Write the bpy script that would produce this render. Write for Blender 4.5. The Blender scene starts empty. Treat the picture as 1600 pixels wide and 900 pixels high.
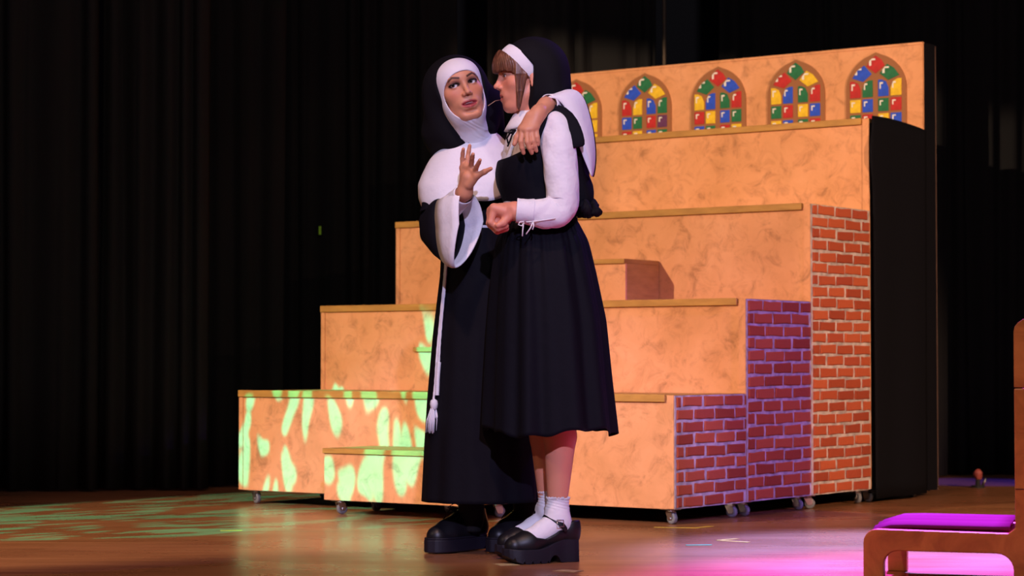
import bpy, math, random
import numpy as np
from mathutils import Vector, Matrix, Euler

random.seed(7); np.random.seed(7)
scene = bpy.context.scene
COL = scene.collection

# ------------------------------------------------------------------ camera
FPX, CAMH, PITCH = 3464.0, 0.68, math.atan(115 / 3464.0)
cam_d = bpy.data.cameras.new('camera')
cam_d.sensor_width = 36.0
cam_d.lens = FPX * 36.0 / 1600.0
cam_d.clip_start, cam_d.clip_end = 0.1, 100
cam_d.dof.use_dof = True
cam_d.dof.focus_distance = 7.7
cam_d.dof.aperture_fstop = 4.5
cam = bpy.data.objects.new('camera', cam_d)
COL.objects.link(cam)
cam.location = (0, 0, CAMH)
cam.rotation_euler = (math.pi / 2 + PITCH, 0, 0)
scene.camera = cam

def at(x, y, Y):
    """world point on the sight line of photo position (x, y) at depth Y"""
    c, s = math.cos(PITCH), math.sin(PITCH)
    dx, up, f = x - 800.0, 450.0 - y, FPX
    fy, fz = f * c - up * s, f * s + up * c
    k = Y / fy
    return Vector((dx * k, Y, CAMH + fz * k))

# ------------------------------------------------------------------ view, world
vs = scene.view_settings
scene.display_settings.display_device = 'sRGB'
vs.view_transform = 'Standard'; vs.look = 'None'
vs.exposure = 0.0; vs.gamma = 1.0; vs.use_curve_mapping = False
world = bpy.data.worlds.new('dark_hall'); scene.world = world
world.use_nodes = True
world.node_tree.nodes['Background'].inputs[0].default_value = (0.030, 0.022, 0.052, 1)
world.node_tree.nodes['Background'].inputs[1].default_value = 0.40

# ------------------------------------------------------------------ stage lamps
def spot(name, loc, target, color, power, angle, blend=0.15, radius=0.05, mask=None):
    d = bpy.data.lights.new(name, 'SPOT')
    d.color = color; d.energy = power
    d.spot_size = math.radians(angle); d.spot_blend = blend
    d.shadow_soft_size = radius
    o = bpy.data.objects.new(name, d); COL.objects.link(o)
    o.location = loc
    o.rotation_euler = (Vector(target) - Vector(loc)).to_track_quat('-Z', 'Y').to_euler()
    if mask:
        d.use_nodes = True
        nt = d.node_tree; N, L = nt.nodes, nt.links
        em = N['Emission']
        tc = N.new('ShaderNodeTexCoord'); sp = N.new('ShaderNodeSeparateXYZ')
        L.new(tc.outputs['Normal'], sp.inputs[0])
        def mth(op, a, b=None):
            m = N.new('ShaderNodeMath'); m.operation = op
            for i, s in enumerate((a, b)):
                if s is None: continue
                if isinstance(s, (int, float)): m.inputs[i].default_value = s
                else: L.new(s, m.inputs[i])
            return m.outputs[0]
        az = mth('ABSOLUTE', sp.outputs[2])
        px, py = mth('DIVIDE', sp.outputs[0], az), mth('DIVIDE', sp.outputs[1], az)
        mask(N, L, mth, px, py, em)
    return o

def glass_gobo(base, tint, cx, cy, rad, right, leak):
    """wash lamp with a two-colour glass breakup plate in one part of its beam and a soft right shutter"""
    def f(N, L, mth, px, py, em):
        def rng_(v, a, b, lo=0.0, hi=1.0):
            r = N.new('ShaderNodeMapRange'); r.interpolation_type = 'SMOOTHSTEP'
            L.new(v, r.inputs[0]); r.inputs[1].default_value = a; r.inputs[2].default_value = b
            r.inputs[3].default_value = lo; r.inputs[4].default_value = hi; return r.outputs[0]
        cb = N.new('ShaderNodeCombineXYZ'); L.new(px, cb.inputs[0]); L.new(py, cb.inputs[1])
        mp = N.new('ShaderNodeMapping'); L.new(cb.outputs[0], mp.inputs[0])
        mp.inputs['Rotation'].default_value = (0, 0, 0.45); mp.inputs['Scale'].default_value = (84, 40, 1); mp.inputs['Location'].default_value = (1.7, 4.3, 0)
        wn = N.new('ShaderNodeTexNoise'); wn.noise_dimensions = '2D'; L.new(mp.outputs[0], wn.inputs['Vector']); wn.inputs['Scale'].default_value = 0.55; wn.inputs['Detail'].default_value = 1.0
        ad = N.new('ShaderNodeMix'); ad.data_type = 'VECTOR'; ad.inputs[0].default_value = 0.55
        L.new(mp.outputs[0], ad.inputs[4])
        vm = N.new('ShaderNodeVectorMath'); vm.operation = 'MULTIPLY_ADD'; L.new(wn.outputs['Color'], vm.inputs[0]); vm.inputs[1].default_value = (1.7, 1.7, 0); L.new(mp.outputs[0], vm.inputs[2])
        vo = N.new('ShaderNodeTexVoronoi'); vo.voronoi_dimensions = '2D'; vo.feature = 'F1'; L.new(vm.outputs[0], vo.inputs['Vector']); vo.inputs['Scale'].default_value = 1.0; vo.inputs['Randomness'].default_value = 0.95
        low = N.new('ShaderNodeTexNoise'); low.noise_dimensions = '2D'; L.new(cb.outputs[0], low.inputs['Vector']); low.inputs['Scale'].default_value = 16; low.inputs['Detail'].default_value = 0
        th = mth('SUBTRACT', rng_(low.outputs[0], 0.34, 0.64, 0.27, 0.47), mth('MULTIPLY', rng_(py, -0.062, -0.050, 0.0, 0.5), rng_(px, -0.118, -0.132)))
        blob = rng_(mth('SUBTRACT', vo.outputs['Distance'], th), 0.06, -0.07)
        dx, dy = mth('SUBTRACT', px, cx), mth('SUBTRACT', py, cy)
        rr = mth('SQRT', mth('ADD', mth('MULTIPLY', dx, dx), mth('MULTIPLY', dy, dy)))
        blob = mth('MULTIPLY', blob, rng_(rr, rad + 0.006, rad - 0.006))
        mx = N.new('ShaderNodeMix'); mx.data_type = 'RGBA'; L.new(blob, mx.inputs[0])
        mx.inputs[6].default_value = (*base, 1); mx.inputs[7].default_value = (*tint, 1)
        L.new(mx.outputs[2], em.inputs['Color'])
        cut = mth('MULTIPLY', rng_(px, right - 0.025, right + 0.025, 1.0, leak), rng_(px, -0.254, -0.236))
        L.new(mth('MULTIPLY', cut, rng_(py, 0.200, 0.185)), em.inputs['Strength'])
    return f

def side_shutter(edge_x, soft, leak):
    """profile spot with one framing shutter: the beam right of edge_x is full, left of it only spill"""
    def f(N, L, mth, px, py, em):
        r = N.new('ShaderNodeMapRange'); r.interpolation_type = 'SMOOTHSTEP'; L.new(px, r.inputs[0])
        r.inputs[1].default_value = edge_x - soft; r.inputs[2].default_value = edge_x + soft
        r.inputs[3].default_value = leak[0]; r.inputs[4].default_value = leak[1]
        L.new(r.outputs[0], em.inputs['Strength'])
    return f

# warm wash from the boom on the left, with the green glass breakup in its lower left part
spot('amber_wash', (-6.9, 4.3, 4.6), (0.45, 9.9, 1.0), (1, 1, 1), 3600, 44, 0.25, 0.009,
     glass_gobo((1.0, 0.75, 0.50), (0.62, 3.6, 3.2), -0.134, -0.152, 0.138, 0.105, 0.07))
# lavender follow spot from the balcony on the two actors
spot('lavender_spot', (0.9, -7.0, 6.6), (0.01, 7.6, 0.90), (0.62, 0.59, 1.0), 6800, 7.3, 0.30, 0.10)
# warm fill, added overhead to brighten the forestage floor and the kneeler
spot('warm_fill', (-1.2, 3.6, 6.6), (0.2, 7.2, 0.0), (1.0, 0.55, 0.42), 800, 60, 0.6, 0.15)
# weak fill spot, added to lift the dark curtains out of black
spot('curtain_fill', (1.5, 1.5, 6.5), (-0.6, 11.8, 2.0), (1.0, 0.92, 0.90), 380, 75, 0.6, 0.3)
# side lamps from the right wing on the brick sides
spot('amber_side', (6.0, 3.0, 3.4), (1.52, 10.35, 0.85), (1.0, 0.66, 0.42), 3000, 26, 0.3, 0.02, side_shutter(-0.0225, 0.0025, (0.07, 1.12)))
spot('violet_side', (6.4, 5.0, 3.6), (1.08, 9.98, 0.50), (0.36, 0.17, 1.0), 1900, 15, 0.7, 0.02, side_shutter(0.0472, 0.0025, (1.0, 0.06)))
# back light: magenta and violet pools on the forestage, blue at the rear
spot('magenta_back', (2.2, 11.6, 6.2), (1.45, 6.75, 0.0), (0.66, 0.050, 1.0), 16000, 19, 0.8, 0.08)
spot('violet_back', (3.2, 12.2, 6.0), (1.35, 8.05, 0.0), (0.28, 0.31, 1.0), 19000, 15, 0.8, 0.08)
spot('violet_rim', (4.2, 11.4, 5.4), (0.1, 7.6, 0.8), (0.30, 0.10, 1.0), 500, 26, 0.5, 0.08)
spot('blue_back', (4.6, 12.0, 3.4), (2.62, 12.55, 0.0), (0.02, 0.02, 1.0), 1300, 14, 0.6, 0.05)

# ------------------------------------------------------------------ helpers
def tag(o, label=None, cat=None, group=None, kind=None):
    if label: o['label'] = label
    if cat: o['category'] = cat
    if group: o['group'] = group
    if kind: o['kind'] = kind
    return o

def empty(name, loc=(0, 0, 0), rz=0.0):
    o = bpy.data.objects.new(name, None); COL.objects.link(o)
    o.location = loc; o.rotation_euler = (0, 0, rz); o.empty_display_size = 0.1
    return o

class MB:
    def __init__(s): s.v, s.f = [], []
    def add(s, vs_, fs):
        b = len(s.v); s.v += [tuple(p) for p in vs_]; s.f += [tuple(i + b for i in f) for f in fs]; return s
    def box(s, x0, x1, y0, y1, z0, z1):
        return s.add([(x0,y0,z0),(x1,y0,z0),(x1,y1,z0),(x0,y1,z0),(x0,y0,z1),(x1,y0,z1),(x1,y1,z1),(x0,y1,z1)],
                     [(0,3,2,1),(4,5,6,7),(0,1,5,4),(1,2,6,5),(2,3,7,6),(3,0,4,7)])
    def prism(s, poly, y0, y1, ax='y'):
        """polygon (a, b) counter-clockwise extruded along an axis"""
        n = len(poly)
        def P(a, b, t):
            return (a, t, b) if ax == 'y' else ((t, a, b) if ax == 'x' else (a, b, t))
        vv = [P(a, b, y0) for a, b in poly] + [P(a, b, y1) for a, b in poly]
        ff = [tuple(range(n)), tuple(reversed(range(n, 2 * n)))]
        ff += [(i, i + n, (i + 1) % n + n, (i + 1) % n) for i in range(n)]
        return s.add(vv, ff)
    def tube(s, pts, rad, n=10, caps=True, flat=1.0, up=None):
        pts = [Vector(p) for p in pts]; m = len(pts)
        if isinstance(rad, (int, float)): rad = [rad] * m
        prev = None; vv = []
        for i, p in enumerate(pts):
            t = (pts[min(i + 1, m - 1)] - pts[max(i - 1, 0)])
            t = t.normalized() if t.length > 1e-9 else Vector((0, 0, 1))
            if prev is None:
                a = Vector(up) if up else (Vector((0, 0, 1)) if abs(t.z) < 0.9 else Vector((1, 0, 0)))
            else: a = prev
            a = (a - t * a.dot(t)).normalized(); b = t.cross(a); prev = a
            for k in range(n):
                w = 2 * math.pi * k / n
                vv.append(p + a * (rad[i] * flat * math.cos(w)) + b * (rad[i] * math.sin(w)))
        ff = [(i*n+k, i*n+(k+1) % n, (i+1)*n+(k+1) % n, (i+1)*n+k) for i in range(m-1) for k in range(n)]
        if caps: ff += [tuple(reversed(range(n))), tuple(range((m-1)*n, m*n))]
        return s.add(vv, ff)
    def grid(s, P, nu, nv, wrap=False):
        """P[i][j] rows i<nu, columns j<nv"""
        vv = [P[i][j] for i in range(nu) for j in range(nv)]
        J = nv if wrap else nv - 1
        ff = [(i*nv+j, i*nv+(j+1) % nv, (i+1)*nv+(j+1) % nv, (i+1)*nv+j) for i in range(nu-1) for j in range(J)]
        return s.add(vv, ff)
    def mesh(s, name):
        me = bpy.data.meshes.new(name); me.from_pydata([tuple(p) for p in s.v], [], s.f); me.validate(); me.update()
        return me
    def build(s, name, mat, parent=None, smooth=False, bevel=0.0, solid=0.0, sub=0, loc=None):
        o = bpy.data.objects.new(name, s.mesh(name)); COL.objects.link(o)
        o.data.materials.append(mat)
        if smooth: o.data.polygons.foreach_set('use_smooth', [True] * len(o.data.polygons))
        if parent: o.parent = parent
        if loc: o.location = loc
        if solid:
            m = o.modifiers.new('solid', 'SOLIDIFY'); m.thickness = solid; m.offset = 0
        if bevel:
            m = o.modifiers.new('bevel', 'BEVEL'); m.width = bevel; m.segments = 2; m.limit_method = 'ANGLE'
        if sub:
            m = o.modifiers.new('sub', 'SUBSURF'); m.levels = sub; m.render_levels = sub
        return o

def link_mesh(name, me, parent, loc=(0, 0, 0), rot=(0, 0, 0), scale=(1, 1, 1)):
    o = bpy.data.objects.new(name, me); COL.objects.link(o)
    o.parent = parent; o.location = loc; o.rotation_euler = rot; o.scale = scale
    return o

def arc(cx, cy, r, a0, a1, n):
    return [(cx + r * math.cos(math.radians(a0 + (a1 - a0) * i / n)), cy + r * math.sin(math.radians(a0 + (a1 - a0) * i / n))) for i in range(n + 1)]

# ------------------------------------------------------------------ materials
def mat(name, color, rough=0.6, spec=0.5, metal=0.0, fn=None, sheen=0.0):
    m = bpy.data.materials.new(name); m.use_nodes = True
    nt = m.node_tree; b = nt.nodes['Principled BSDF']
    b.inputs['Base Color'].default_value = (*color, 1); b.inputs['Roughness'].default_value = rough
    b.inputs['Specular IOR Level'].default_value = spec; b.inputs['Metallic'].default_value = metal
    if sheen:
        b.inputs['Sheen Weight'].default_value = sheen; b.inputs['Sheen Roughness'].default_value = 0.5
    if fn: fn(nt, nt.nodes, nt.links, b)
    return m

def coords(N, L, which='Object', scale=(1, 1, 1), rot=(0, 0, 0)):
    tc = N.new('ShaderNodeTexCoord'); mp = N.new('ShaderNodeMapping')
    mp.inputs['Scale'].default_value = scale; mp.inputs['Rotation'].default_value = rot
    L.new(tc.outputs[which], mp.inputs[0]); return mp.outputs[0]

def noise(N, L, vec, scale, detail=4, rough=0.55, dist=0.0):
    n = N.new('ShaderNodeTexNoise'); n.inputs['Scale'].default_value = scale; n.inputs['Detail'].default_value = detail
    n.inputs['Roughness'].default_value = rough; n.inputs['Distortion'].default_value = dist
    if vec: L.new(vec, n.inputs['Vector'])
    return n.outputs[0]

def ramp(N, L, fac, stops):
    r = N.new('ShaderNodeValToRGB'); cr = r.color_ramp
    while len(cr.elements) < len(stops): cr.elements.new(0.5)
    for e, (p, c) in zip(cr.elements, stops): e.position = p; e.color = (*c, 1)
    L.new(fac, r.inputs[0]); return r.outputs[0]

def mixc(N, L, fac, a, b, mode='MIX'):
    m = N.new('ShaderNodeMix'); m.data_type = 'RGBA'; m.blend_type = mode
    for sock, val in ((m.inputs[0], fac), (m.inputs[6], a), (m.inputs[7], b)):
        if isinstance(val, (int, float)): sock.default_value = val
        elif isinstance(val, tuple): sock.default_value = (*val, 1)
        else: L.new(val, sock)
    return m.outputs[2]

def bump(N, L, b, height, strength, dist):
    bp = N.new('ShaderNodeBump'); bp.inputs['Strength'].default_value = strength; bp.inputs['Distance'].default_value = dist
    L.new(height, bp.inputs['Height']); L.new(bp.outputs[0], b.inputs['Normal'])

def plaster_fn(nt, N, L, b):
    v = coords(N, L)
    n1 = noise(N, L, v, 3.2, 6, 0.6, 0.4); n2 = noise(N, L, v, 11, 7, 0.68, 0.8); n3 = noise(N, L, v, 1.4, 3)
    base = ramp(N, L, n1, [(0.28, (0.60, 0.275, 0.125)), (0.5, (0.71, 0.325, 0.160)), (0.72, (0.78, 0.370, 0.200))])
    smear = ramp(N, L, n2, [(0.30, (0.34, 0.31, 0.28)), (0.43, (0.82, 0.80, 0.78)), (0.52, (1, 1, 1))])
    c = mixc(N, L, 0.62, base, smear, 'MULTIPLY')
    c2 = ramp(N, L, n3, [(0.3, (0.90, 0.84, 0.68)), (0.6, (1, 1, 1))])
    L.new(mixc(N, L, 0.6, c, c2, 'MULTIPLY'), b.inputs['Base Color'])
    bump(N, L, b, n2, 0.25, 0.004)
M = {}
M['plaster'] = mat('ochre_plaster_paint', (0.6, 0.3, 0.1), 0.75, 0.3, fn=plaster_fn)
def ochre_fn(nt, N, L, b):
    v = coords(N, L, scale=(1, 1, 4)); n = noise(N, L, v, 9, 5)
    L.new(ramp(N, L, n, [(0.3, (0.36, 0.17, 0.035)), (0.7, (0.50, 0.25, 0.055))]), b.inputs['Base Color'])
M['ochre'] = mat('ochre_edge_paint', (0.45, 0.22, 0.05), 0.6, 0.4, fn=ochre_fn)
def mortar_fn(nt, N, L, b):
    v = coords(N, L); n = noise(N, L, v, 22, 5)
    L.new(ramp(N, L, n, [(0.3, (0.28, 0.23, 0.22)), (0.7, (0.62, 0.52, 0.49))]), b.inputs['Base Color'])
M['mortar'] = mat('painted_mortar', (0.5, 0.42, 0.4), 0.85, 0.2, fn=mortar_fn)
def brick_fn(nt, N, L, b):
    v = coords(N, L); oi = N.new('ShaderNodeObjectInfo')
    cb = N.new('ShaderNodeVectorMath'); cb.operation = 'ADD'; L.new(v, cb.inputs[0]); L.new(oi.outputs['Location'], cb.inputs[1])
    n = noise(N, L, cb.outputs[0], 26, 5, 0.65)
    c = ramp(N, L, oi.outputs['Random'], [(0.0, (0.30, 0.050, 0.022)), (0.35, (0.42, 0.078, 0.030)), (0.7, (0.50, 0.105, 0.040)), (1.0, (0.36, 0.060, 0.030))])
    s = ramp(N, L, n, [(0.25, (0.45, 0.40, 0.38)), (0.5, (1, 1, 1)), (0.8, (1.0, 1.0, 1.0))])
    L.new(mixc(N, L, 0.8, c, s, 'MULTIPLY'), b.inputs['Base Color'])
    bump(N, L, b, n, 0.5, 0.004)
M['brick'] = mat('red_brick_paint', (0.4, 0.08, 0.03), 0.8, 0.25, fn=brick_fn)
M['black_wood'] = mat('black_painted_wood', (0.012, 0.011, 0.012), 0.7, 0.3)
M['steel'] = mat('zinc_steel', (0.62, 0.60, 0.60), 0.3, 0.5, 1.0)
M['rubber'] = mat('grey_castor_rubber', (0.16, 0.16, 0.18), 0.5, 0.4)
M['curtain'] = mat('black_velour', (0.024, 0.0225, 0.0225), 0.95, 0.1)
M['curtain2'] = mat('black_serge', (0.016, 0.0150, 0.0155), 0.95, 0.1)
M['drape'] = mat('black_side_cloth', (0.0045, 0.0043, 0.0065), 0.9, 0.08)
M['wall'] = mat('dark_grey_wall', (0.045, 0.045, 0.055), 0.9, 0.2)
M['frame_brown'] = mat('brown_window_paint', (0.30, 0.115, 0.045), 0.65, 0.3)
def floor_fn(nt, N, L, b):
    v = coords(N, L, scale=(0.5, 9, 1)); n = noise(N, L, v, 3.0, 8, 0.6, 0.3)
    v2 = coords(N, L, scale=(0.8, 1.4, 1)); n2 = noise(N, L, v2, 1.5, 4)
    bt = N.new('ShaderNodeTexBrick'); L.new(coords(N, L), bt.inputs[0])
    bt.inputs['Scale'].default_value = 1; bt.inputs['Brick Width'].default_value = 1.7; bt.inputs['Row Height'].default_value = 0.075
    bt.inputs['Mortar Size'].default_value = 0.0012; bt.inputs['Color1'].default_value = (1, 1, 1, 1); bt.inputs['Color2'].default_value = (0.78, 0.76, 0.74, 1)
    bt.inputs['Mortar'].default_value = (0.45, 0.4, 0.4, 1)
    c = ramp(N, L, n, [(0.25, (0.22, 0.085, 0.036)), (0.5, (0.33, 0.135, 0.058)), (0.75, (0.40, 0.178, 0.080))])
    c = mixc(N, L, 0.7, c, bt.outputs[0], 'MULTIPLY')
    c = mixc(N, L, 0.35, c, ramp(N, L, n2, [(0.3, (0.6, 0.55, 0.5)), (0.6, (1, 1, 1))]), 'MULTIPLY')
    L.new(c, b.inputs['Base Color'])
    L.new(ramp(N, L, n2, [(0.3, (0.24, 0.24, 0.24)), (0.7, (0.33, 0.33, 0.33))]), b.inputs['Roughness'])
    bump(N, L, b, n, 0.12, 0.002)
M['floor'] = mat('varnished_stage_boards', (0.35, 0.16, 0.06), 0.28, 0.5, fn=floor_fn)
def wood_fn(nt, N, L, b):
    v = coords(N, L, scale=(1.2, 6, 1.2)); n = noise(N, L, v, 7, 7, 0.62, 1.4)
    L.new(ramp(N, L, n, [(0.25, (0.28, 0.110, 0.026)), (0.5, (0.44, 0.185, 0.045)), (0.75, (0.56, 0.255, 0.064))]), b.inputs['Base Color'])
M['pine'] = mat('varnished_orange_wood', (0.42, 0.16, 0.045), 0.38, 0.5, fn=wood_fn)
M['tape_y'] = mat('yellow_tape', (0.62, 0.42, 0.06), 0.6, 0.3)
M['tape_g'] = mat('green_tape', (0.05, 0.38, 0.18), 0.6, 0.3)
M['tape_w'] = mat('worn_cream_tape', (0.50, 0.36, 0.18), 0.7, 0.3)
M['glow_tape'] = mat('lime_marker_tape', (0.35, 0.75, 0.04), 0.6, 0.3)

# ------------------------------------------------------------------ floor, wall, curtains
tag(MB().box(-9, 9, 3.0, 14.2, -0.12, 0.0).build('floor', M['floor']), 'varnished orange brown stage floor boards', kind='structure')
tag(MB().box(-9, 9, 14.2, 14.4, -0.12, 6.0).build('wall_back', M['wall']), 'dark grey wall behind the black stage curtains', kind='structure')

def curtain(name, x0, x1, Y, z1, pitch, depth, label, m, seed, z0=0.012, group='black stage curtains'):
    rnd = random.Random(seed)
    n = int((x1 - x0) / pitch * 12) + 2; nz = 9
    ph, am = [], []
    folds = int((x1 - x0) / pitch) + 3
    offs = [rnd.uniform(-0.3, 0.3) for _ in range(folds)]; amps = [rnd.uniform(0.45, 1.1) for _ in range(folds)]
    P = []
    for i in range(nz):
        z = z0 + (z1 - z0) * i / (nz - 1); row = []
        k = 1.0 - 0.25 * i / (nz - 1)
        for j in range(n):
            t = j / (n - 1) * (folds - 2); q = int(t); fr = t - q
            a = amps[q] * (1 - fr) + amps[q + 1] * fr; o = offs[q] * (1 - fr) + offs[q + 1] * fr
            y = Y + depth * k * a * math.sin(2 * math.pi * (t + o)) + 0.02 * math.sin(z * 0.9 + q)
            row.append((x0 + (x1 - x0) * j / (n - 1) + 0.02 * math.sin(2.1 * t + z * 0.3), y, z))
        P.append(row)
    o = MB().grid(P, nz, n).build(name, m, smooth=True, solid=0.012)
    return tag(o, label, 'curtain', group)

CX = lambda px, Y: (px - 800) * Y / FPX
curtain('stage_curtain', CX(-60, 11.6), CX(148, 11.6), 11.62, 5.5, 0.19, 0.055, 'black pleated wing curtain at the far left edge', M['curtain'], 1)
curtain('stage_curtain', CX(152, 11.7), CX(330, 11.7), 11.70, 5.5, 0.15, 0.045, 'black wing curtain with wide folds left of the tiered steps', M['curtain'], 2)
curtain('backdrop_curtain', CX(300, 12.0), CX(440, 12.0), 12.06, 5.5, 0.22, 0.03, 'flat dark curtain strip right behind the left wing curtains', M['curtain2'], 3)
curtain('backdrop_curtain', CX(420, 13.0), CX(710, 13.0), 13.0, 5.5, 0.13, 0.03, 'black backdrop curtain left of the taller veiled head', M['curtain2'], 4)
curtain('backdrop_curtain', CX(757, 13.0), CX(1030, 13.0), 13.02, 5.5, 0.13, 0.03, 'black backdrop curtain above both actors and the two leftmost arched windows', M['curtain2'], 5)
curtain('backdrop_curtain', CX(1122, 13.0), CX(1480, 13.0), 13.0, 5.5, 0.16, 0.03, 'black backdrop curtain above the rightmost arched windows', M['curtain2'], 6)
curtain('backdrop_curtain', CX(1470, 13.3), CX(1720, 13.3), 13.3, 5.5, 0.16, 0.04, 'black backdrop curtain at the right edge behind the wooden kneeler', M['curtain2'], 8)
tag(MB().tube([(CX(1039, 12.9), 12.9, 0.0), (CX(1039, 12.9), 12.9, 5.4)], 0.010, 8).build('curtain_pipe', mat('dull_brass_pipe', (0.10, 0.065, 0.04), 0.6), smooth=True),
    'thin brownish vertical pipe between the backdrop curtains', 'pipe')
tag(MB().box(-0.007, 0.007, -0.003, 0.003, -0.025, 0.025).build('marker_tape', M['glow_tape'], loc=at(500, 360, 12.97)),
    'tiny lime green tape mark on the black backdrop', 'tape')

# ------------------------------------------------------------------ tiered steps
U = Vector((0.811, -0.585, 0)); V = Vector((0.585, 0.811, 0))
RZ = math.atan2(U.y, U.x)
ORG = Vector((0.672, 9.24, 0)); WID, RUN, ZB = 2.44, 0.60, 0.066
TOPS = [0.540, 0.957, 1.410, 1.857]

wheel_mb = MB()
ring = [(0.0235, -0.009), (0.025, -0.006), (0.025, 0.006), (0.0235, 0.009), (0.008, 0.011), (0.008, -0.011)]
NW = 18
wheel_mb.grid([[(r * math.cos(2*math.pi*k/NW), x, r * math.sin(2*math.pi*k/NW)) for (r, x) in ring] for k in range(NW + 1)], NW + 1, 6, True)
WHEEL = wheel_mb.mesh('wheel'); WHEEL.materials.append(M['rubber'])
WHEEL.polygons.foreach_set('use_smooth', [True] * len(WHEEL.polygons))
fork = MB().box(-0.032, 0.032, -0.028, 0.028, 0.060, 0.066)
fork.tube([(0, 0, 0.052), (0, 0, 0.061)], 0.017, 14)
for s in (-1, 1):
    fork.prism([(-0.018, 0.052), (-0.002, 0.018), (0.018, 0.018), (0.022, 0.030), (0.018, 0.052)], s * 0.013 - 0.0015, s * 0.013 + 0.0015)
fork.box(-0.018, 0.018, -0.0145, 0.0145, 0.049, 0.053)
fork.tube([(0.009, -0.017, 0.025), (0.009, 0.017, 0.025)], 0.0055, 8)
FORK = fork.mesh('caster'); FORK.materials.append(M['steel'])
def caster(parent, x, y, ang):
    c = link_mesh('caster', FORK, parent, (x, y, 0), (0, 0, ang))
    link_mesh('wheel', WHEEL, c, (0.009, 0, 0.0255))

BRICKS = []
for s in range(4):
    rr = random.Random(40 + s); mb = MB()
    # uneven outline in the panel plane (y, z), unit size, slightly proud along x
    top = [(-0.5, 0.5), (-0.17, 0.5), (0.17, 0.5), (0.5, 0.5)]
    out = [(-0.5, -0.5), (-0.17, -0.5), (0.17, -0.5), (0.5, -0.5), (0.5, 0.0)] + top[::-1] + [(-0.5, 0.0)]
    out = [(a + rr.uniform(-0.02, 0.02), b + rr.uniform(-0.06, 0.06)) for a, b in out]
    n = len(out); inn = [(a * 0.95, b * 0.84) for a, b in out]
    mb.add([(0, a, b) for a, b in out] + [(0.005, a, b) for a, b in out] + [(0.0075, a, b) for a, b in inn],
           [(i, (i+1) % n, (i+1) % n + n, i + n) for i in range(n)] + [(i + n, (i+1) % n + n, (i+1) % n + 2*n, i + 2*n) for i in range(n)] + [tuple(range(2*n, 3*n))])
    me = mb.mesh('brick'); me.materials.append(M['brick']); BRICKS.append(me)

def brick_side(parent, x, y0, y1, z0, z1, rnd):
    panel = MB().box(x - 0.004, x + 0.006, y0, y1, z0, z1).build('side_panel', M['mortar'], parent)
    rows = max(1, round((z1 - z0) / 0.0545)); ph = (z1 - z0) / rows; bw = 0.172
    for r in range(rows):
        yy = y0 - (0.0 if r % 2 else bw * 0.5) - 0.02 + rnd.uniform(-0.012, 0.012)
        while yy < y1 - 0.012:
            a, b = max(yy, y0 + 0.002), min(yy + bw + rnd.uniform(-0.006, 0.006), y1 - 0.001)
            if b - a > 0.022:
                o = link_mesh('brick', BRICKS[rnd.randrange(4)], panel, (x + 0.006, (a + b) / 2, z0 + (r + 0.5) * ph + rnd.uniform(-0.002, 0.002)),
                              (rnd.uniform(-0.02, 0.02), 0, 0), (1, b - a - 0.021, ph - 0.0130))
            yy += bw
    return panel

riser_labels = ['lowest tiered step unit, ochre front, brick side, steel castors', 'second lowest tiered step unit with violet lit brick side',
                'third tiered step unit with tall orange lit brick side', 'topmost tiered step unit under the arched window board']
for i, top in enumerate(TOPS):
    rt = empty('rolling_riser', ORG + V * (RUN * i), RZ)
    tag(rt, riser_labels[i], 'stage riser', 'tiered rolling step units')
    g = 0.006
    y1 = RUN - g
    # carcass of boards: back, left side, top deck, front; open below like a real platform
    MB().box(-WID + 0.012, -0.012, y1 - 0.012, y1, ZB, top - 0.02).build('back_board', M['black_wood'], rt)
    MB().box(-WID, -WID + 0.012, 0.012, y1, ZB, top - 0.02).build('left_board', M['plaster'], rt)
    MB().box(-WID + 0.012, -0.012, 0.012, y1 - 0.012, ZB, ZB + 0.03).build('base_frame', M['black_wood'], rt)
    MB().box(-WID, 0, 0, y1, top - 0.02, top).build('deck', M['ochre'], rt)
    MB().box(-WID, -0.0, 0, 0.012, ZB, top - 0.020).build('front_panel', M['plaster'], rt)
    MB().box(-WID - 0.004, -0.036, -0.012, 0.0, top - 0.029, top + 0.003).build('edge_strip', M['ochre'], rt, bevel=0.003)
    MB().box(-0.030, 0.003, -0.004, 0.0, ZB + 0.002, top - 0.001).build('corner_trim', M['plaster'], rt)
    MB().box(-WID - 0.003, -WID + 0.022, -0.004, 0.0, ZB + 0.002, top - 0.030).build('corner_trim', M['plaster'], rt)
    if i < 3:
        brick_side(rt, 0.0, 0.0, y1, ZB, top - 0.002, random.Random(100 + i))
    else:
        MB().box(-0.012, 0, 0.012, y1, ZB, top - 0.02).build('right_board', M['black_wood'], rt)
    rr = random.Random(60 + i)
    for (cx_, cy_) in ((-0.045, 0.05), (-0.045, RUN - 0.06), (-WID + 0.06, 0.05), (-WID + 0.06, RUN - 0.06), (-WID / 2, 0.05)):
        caster(rt, cx_, cy_, rr.uniform(-0.7, 0.7))

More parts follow.
